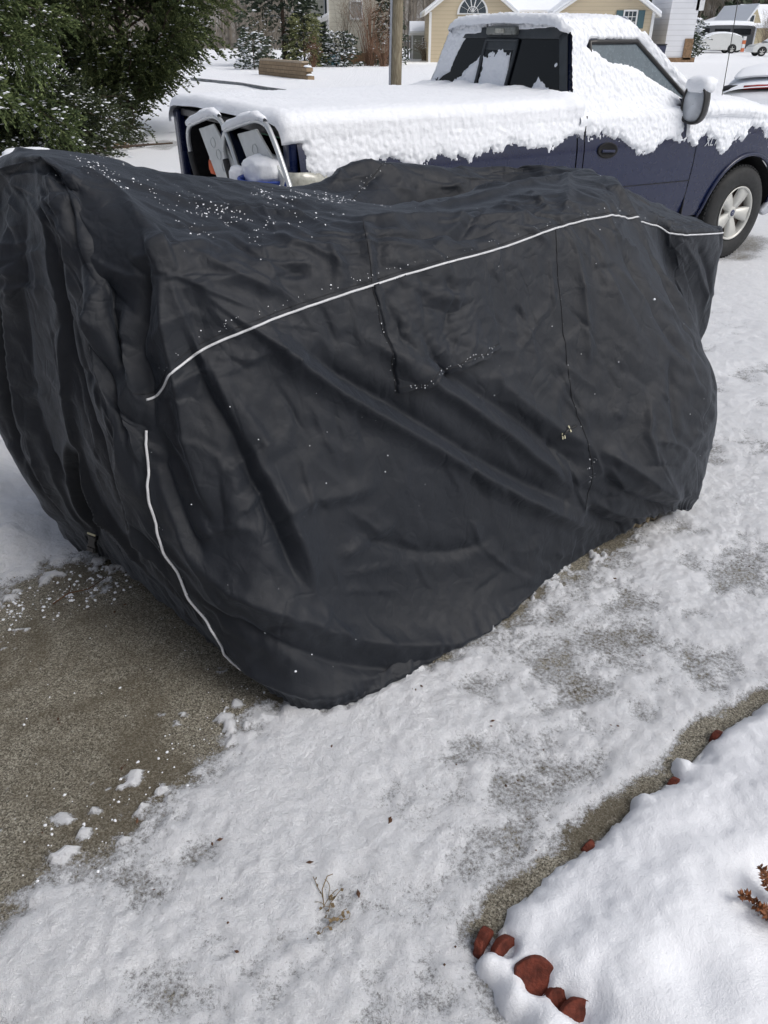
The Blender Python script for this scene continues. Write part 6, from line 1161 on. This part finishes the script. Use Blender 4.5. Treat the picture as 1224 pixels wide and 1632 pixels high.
car('minivan', 'white snow capped minivan parked in front of the camper van', (p.x, 84, .0), math.pi-.05, [(-2.5, .3), (2.45, .3), (2.5, .62), (2.3, .82), (1.45, 1.06), (.6, 1.52), (-.1, 1.64), (-1.5, 1.60), (-2.2, 1.32), (-2.48, .95)], 1.95, [(1.55, .36), (-1.45, .36)], M_cwhite, [], 1.0, 'minivan', st=.14)
def van_extra(root):
    mb = MB(); mb.box((-3.35, .0, 1.0), (.05, .5, .3)); mb.build('tail_lamp', M_red, root)
p = at(1138, 80, 88)
car('camper_van', 'tall black camper van with a snowy roof behind the white minivan', (p.x+.1, 88.3, 0), math.pi-.04, [(-3.3, .35), (3.2, .35), (3.3, .9), (3.0, 1.25), (2.35, 1.5), (1.6, 2.15), (1.2, 2.32), (-3.2, 2.30), (-3.32, 2.1)], 2.05, [(2.1, .38), (-1.9, .38)], M_cdark, [[(2.2, 1.5), (1.65, 2.05), (1.1, 2.05), (1.1, 1.45)], [(.6, 1.5), (.6, 2.0), (-.9, 2.0), (-.9, 1.5)], [(-1.2, 1.5), (-1.2, 2.0), (-2.9, 2.0), (-2.9, 1.5)]], 1.9, 'van', extra=van_extra, st=.38)
p = at(1222, 92, 74)
car('sedan', 'white sedan half out of view at the right edge of the snowy field', (p.x+.7, 74, 0), math.pi-.1, [(-2.3, .3), (2.25, .3), (2.3, .65), (2.1, .8), (1.1, .98), (.5, 1.38), (-.9, 1.42), (-1.5, 1.08), (-2.25, .98)], 1.8, [(1.45, .33), (-1.35, .33)], M_cwhite, [[(.95, 1.0), (.45, 1.33), (-.1, 1.34), (-.1, 1.0)], [(-.2, 1.0), (-.2, 1.34), (-.8, 1.34), (-1.2, 1.02)]], .9)
def hatch_extra(root):
    mb = MB(); mb.grid([[(-1.98, y*.80, 1.195-.05*y*y), (-2.10, y*.84, 1.185-.05*y*y), (-2.16, y*.84, 1.15-.06*y*y), (-2.10, y*.84, 1.115-.05*y*y), (-1.9, y*.80, 1.12-.05*y*y)] for y in np.linspace(-1, 1, 13)]); mb.build('spoiler', M_blk, root)
    mb = MB(); mb.grid([[(-2.135, y*.60, 1.176-.03*y*y), (-2.172, y*.60, 1.166-.03*y*y), (-2.172, y*.60, 1.140-.03*y*y)] for y in np.linspace(-1, 1, 9)]); mb.build('brake_light', M_red, root, solid=.012)
    mb = MB(); mb.grid([[(x, y*(.80-.1*abs(x+.8)*.3), 1.205+.07*math.sin(min(1, (x+2.1)/1.2)*math.pi/2)+.05*(1-y**4)) for y in np.linspace(-1, 1, 13)] for x in np.linspace(-2.08, .6, 12)]); mb.build('snow', M_snow, root, solid=.04, sub=1)
    mb = MB(); mb.grid([[(-2.17-.28*t, y*(.80+.08*t), 1.09-.38*t-.05*y*y) for y in np.linspace(-1, 1, 9)] for t in np.linspace(0, 1, 5)]); mb.build('snow', M_snow, root, solid=.05)
hc_ = at(1262, 153, 10.2)
car('hatchback', 'low snow covered white car with a long red brake light beyond the pickup bonnet', (5.95, 12.2, 0), R(62), [(-2.55, .30), (2.0, .30), (2.1, .6), (1.9, .75), (1.1, .88), (.4, 1.18), (-.6, 1.24), (-2.0, 1.17), (-2.2, 1.05), (-2.5, .75)], 1.85, [(1.3, .32), (-1.6, .32)], M_cwhite, [[(.9, .9), (.35, 1.1), (-.4, 1.12), (-.4, .86)]], .85, extra=hatch_extra)
# marker post and small sign in the field
p = at(1182, 84, 80); mk = empty('marker_post', (p.x, 80, 0), 0, 'slim orange and white marker post beside the camper van', 'marker post')
for k in range(4): mb = MB(); mb.box((0, 0, .35+.3*k), (.24, .24, .29)); mb.build('band', M_wtrim if k % 2 else plain('orange_band', (.6, .17, .07), .6), mk)
p = at(1184, 100, 60); sg = empty('yard_sign', (p.x, 55, 0), 0, 'small grey frame sign standing in the snowy field near the white sedan', 'sign')
for x in (-.10, .28): mb = MB(); mb.box((x, 0, .45), (.05, .05, .95)); mb.build('leg', plain('grey_metal', (.35, .36, .38), .6), sg)
mb = MB(); mb.box((.09, 0, .72), (.36, .03, .34)); mb.build('panel', plain('pale_panel', (.62, .64, .68), .6), sg)
# ------------------------------------------------------------------ shrubs and trees by the far houses
M_twig = plain('bare_twigs', (.20, .155, .115), .9, var=.35); M_twig2 = plain('rusty_twigs', (.19, .11, .07), .9, var=.35); M_twig3 = plain('pale_twigs', (.26, .225, .18), .9, var=.3)
def bare(name, label, px, py, Y, w_, h, mat, seed, n=70, snowf=.1, cat='shrub', group=None):
    rs = random.Random(seed); b = at(px, py, Y); b.z = 0; rt = empty(name, b, 0, label, cat, group); mb = MB(); tips = []
    for k in range(n):
        a = rs.uniform(0, 6.28); sp_ = rs.random()**.6*w_/2; p0 = Vector((rs.gauss(0, .12)*w_*.5, rs.gauss(0, .12)*w_*.5, 0)); e = Vector((math.cos(a)*sp_, math.sin(a)*sp_, h*rs.uniform(.55, 1)*(1-.35*(sp_/(w_/2))**2))); m1 = p0.lerp(e, .45)+Vector((0, 0, h*.12)); mb.tube([p0, m1, e], [.016, .010, .004], 4, caps=False)
        for q in range(4): t = rs.uniform(.4, .95); c = m1.lerp(e, t); v = Vector((rs.uniform(-1, 1), rs.uniform(-1, 1), rs.uniform(.2, 1.2)))*h*.12; mb.tube([c, c+v], [.006, .003], 3, caps=False); tips.append(c+v*.6)
    mb.build('branches', mat, rt)
    if snowf: r2 = np.random.RandomState(seed); tp = np.array([t for t in tips if rs.random() < snowf]); clumps('snow', tp, .05, r2, rt)
    return rt
def ever(name, label, px, py, Y, w_, h, mat, seed, n, leaf, snowf, snows, cat='shrub', group=None, cone=True, round_=False):
    rs = np.random.RandomState(seed); b = at(px, py, Y); b.z = 0; rt = empty(name, b, 0, label, cat, group); z = rs.rand(n)**.9; a = rs.rand(n)*6.283
    rad = (w_/2)*((1-z)**.8+.06 if cone else (np.sqrt(np.clip(1-(2*z-.75)**2/1.6, .05, 1)) if round_ else (1-.5*z)))*rs.uniform(.35, 1.08, n)*(1+.25*np.sin(a*3+z*9)); S = np.stack([np.cos(a)*rad, np.sin(a)*rad, z*h*.97+.03], 1); Dd = np.stack([np.cos(a), np.sin(a), .35-.5*rs.rand(n)], 1)
    leafcloud('crown', mat, S, Dd, np.full(n, leaf*3), 14, leaf, .6, rs, rt); MB().tube([(0, 0, 0), (0, 0, h*.9)], [.05*h/2, .01], 6).build('trunk', M_bark, rt)
    ok = rs.rand(n) < snowf; clumps('snow', S[ok]+Dd[ok]*leaf*1.5, snows, rs, rt); return rt
M_gfar = fol_mat('far_green', (.03, .045, .03), (.06, .08, .055), (.11, .13, .09)); M_var = fol_mat('variegated', (.08, .10, .04), (.20, .22, .10), (.36, .36, .20))
ever('spruce_tree', 'tall dark spruce flecked with snow left of the cream house', 455, 103, 52, 4.6, 7.2, M_gfar, 5, 1500, .17, .34, .085, 'tree')
ever('spruce_tree', 'slender snow laden spruce right of the rust brown shrub by the pole', 620, 92, 53.5, 1.9, 4.6, M_gfar, 6, 500, .13, .55, .075, 'tree')
bare('bare_shrub', 'tan bare shrub at the left foot of the dark spruce', 424, 104, 50, 2.2, 3.0, M_twig3, 2, 60, .12)
ever('variegated_shrub', 'yellow green shrub with orange tint beside the small porch', 486, 103, 50.5, 1.9, 2.6, M_var, 9, 420, .12, .16, .06, cone=False)
bare('bare_shrub', 'low rusty shrub between yellow green shrub and the porch', 499, 103, 50, 1.3, 1.7, M_twig2, 4, 50, .06)
bare('bare_tree', 'pale bare multi stemmed tree in front of the cream house wall', 552, 100, 52.5, 2.6, 4.9, M_twig3, 7, 38, .03, 'tree')
ever('round_shrub', 'rounded green shrub topped with snow beneath the pale bare tree', 536, 98, 51, 2.1, 1.75, M_gfar, 10, 360, .11, .75, .085, cone=False, round_=True)
bare('bare_tree', 'rust brown bare crape tree left of the utility pole', 590, 98, 52, 3.0, 4.9, M_twig2, 11, 60, .03, 'tree')
bare('bare_shrub', 'low brown twiggy shrub just left of the pole base', 612, 97, 51, 2.4, 2.1, M_twig2, 13, 60, .05)
bare('bare_shrub', 'snow dusted brown shrub in front of the grey shed', 679, 93, 62, 2.3, 1.5, M_twig, 14, 70, .5)
ever('hedge_shrub', 'dark green rounded shrub beside the brick foot of the white wing', 1088, 84, 66, 1.9, 1.9, M_gfar, 16, 300, .13, .3, .09, cone=False, round_=True)
ever('hedge_shrub', 'snow heaped pale shrub against the front of the camper van', 1090, 64, 82, 3.4, 3.0, M_gfar, 17, 260, .14, .95, .22, cone=False, round_=True)
bare('bare_tree', 'bare brown tree in front of the yellow house', 1218, 76, 86, 3.4, 4.0, M_twig, 18, 60, .1, 'tree')
ever('snowy_bush', 'small snow covered bush at the far left of the lawn near the street', 405, 100, 47, 1.6, 1.7, M_gfar, 19, 220, .11, .7, .09, cone=False, round_=True)
# ------------------------------------------------------------------ hill and woods
gx2 = np.linspace(-150, 190, 90); gy2 = np.linspace(106, 230, 40); X, Y = np.meshgrid(gx2, gy2, indexing='ij'); Z = -.3+22*sstep(106, 150, Y)+4*(fbm(X*.03, Y*.03)-.5)*sstep(110, 130, Y)
n, m = X.shape; ii, jj = np.meshgrid(np.arange(n-1), np.arange(m-1), indexing='ij'); a = (ii*m+jj).ravel()
hm = NM('wooded_hill'); sv = hm.stretch((1, .3, .12)); hm.set('Base Color', hm.ramp(hm.noise(.9, 6, .7, vec=sv), [(.3, (.07, .062, .052)), (.5, (.15, .135, .115)), (.68, (.30, .295, .29))])); hm.set('Roughness', .95)
tag(mesh_np('hill', np.stack([X, Y, Z], -1).reshape(-1, 3), np.stack([a, a+m, a+m+1, a+1], 1), hm.m), kind='structure')
rs = random.Random(77)
for nm, mt, cnt, lb, xr_ in (('bare_woods', plain('wood_bark', (.17, .15, .125), .9, var=.4, nscale=.6), 520, 'grey brown bare woods rising beyond the houses', (-75, 85)), ('pine_woods', plain('pine_bark', (.085, .075, .06), .9, var=.3), 46, 'taller dark trunks among the woods behind the camper van', (32, 66))):
    mb = MB()
    for k in range(cnt):
        x, y = rs.uniform(*xr_), rs.uniform(96 if nm == 'bare_woods' else 104, 128); 
        if nm == 'bare_woods' and 26 < x < 70 and y < 108: y += 14
        z0 = float(22*sstep(106, 150, y))-.4; h = rs.uniform(8, 15); r = rs.uniform(.06, .17)*(1.4 if nm == 'pine_woods' else 1); ln = rs.uniform(-.5, .5); mb.tube([(x, y, z0), (x+ln*.4, y, z0+h*.5), (x+ln, y, z0+h)], [r, r*.7, r*.25], 5, caps=False)
        for q in range(11 if nm == 'bare_woods' else 3): t = rs.uniform(.08, .95); c = Vector((x+ln*t, y, z0+h*t)); v = Vector((rs.uniform(-1, 1), rs.uniform(-.4, .4), rs.uniform(.2, 1.1)))*rs.uniform(.8, 2.2); mb.tube([c, c+v, c+v*1.5+Vector((rs.uniform(-.4, .4), 0, .3))], [.05, .03, .012], 3, caps=False)
    tag(mb.build(nm, mt), lb, 'woods', kind='stuff')
r3 = np.random.RandomState(5); n_ = 900; S = np.stack([r3.uniform(26, 72, n_), r3.uniform(108, 128, n_), 0*r3.rand(n_)], 1); S[:, 2] = 22*sstep(106, 150, S[:, 1])+r3.uniform(1.5, 10, n_)
tag(leafcloud('pine_foliage', M_gfar, S, r3.randn(n_, 3), np.full(n_, 1.6), 10, .8, .7, r3, None), 'dark green pine foliage high in the woods above the camper van', 'woods', kind='stuff')
# unseen walls added behind the view to keep the sky off the cover's front
hs_ = empty('sky_blocker', (0, 0, 0), 0, 'unseen brown walls with a door slab, added behind and left of the viewpoint to shade the cover', 'house')
mb = MB(); mb.box((-3.9, -2.3, 2.0), (8.0, .3, 4.0)); mb.build('wall', plain('blocker_brown', (.12, .07, .05), .9, var=.3, nscale=5), hs_)
mb = MB(); mb.box((-7.0, -.35, 2.0), (.3, 3.2, 4.0)); mb.build('wall', plain('blocker_brown_side', (.12, .07, .05), .9, var=.3, nscale=5), hs_)
mb = MB(); mb.box((-2.6, -2.13, 1.1), (4.2, .05, 2.2)); mb.build('garage_door', plain('blocker_door_brown', (.16, .12, .09), .6), hs_)  # door slab on the added blocking wall, also out of view
# a few flakes still falling
fl = MB(); rs = random.Random(2)
for px_, py_, t_ in ((1043, 477, 1.3), (618, 726, 1.6), (614, 752, 1.7), (305, 804, 1.5), (788, 630, 2.2), (948, 628, 2.4), (471, 1070, 1.3), (497, 1043, 1.5), (520, 770, 1.8), (986, 577, 2), (1186, 120, 4), (300, 130, 5), (560, 90, 5), (740, 190, 3), (950, 420, 2.5), (1100, 660, 2.4), (880, 520, 2.2)):
    u, v = (px_-612)/1200, (py_-816)/1200; c = Vector((u, CP-SP*v, -(SP+CP*v)))*t_+Vector((0, 0, 1.7)); s = .0016 if t_ > 1.4 else .004*.6
    fl.lathe([(0, -s), (s*.9, -s*.3), (s, .2*s), (0, s)], c, 'z', 6)
tag(fl.build('snowflakes', M_snow), 'sparse snowflakes drifting in the air', 'snowflakes', kind='stuff')
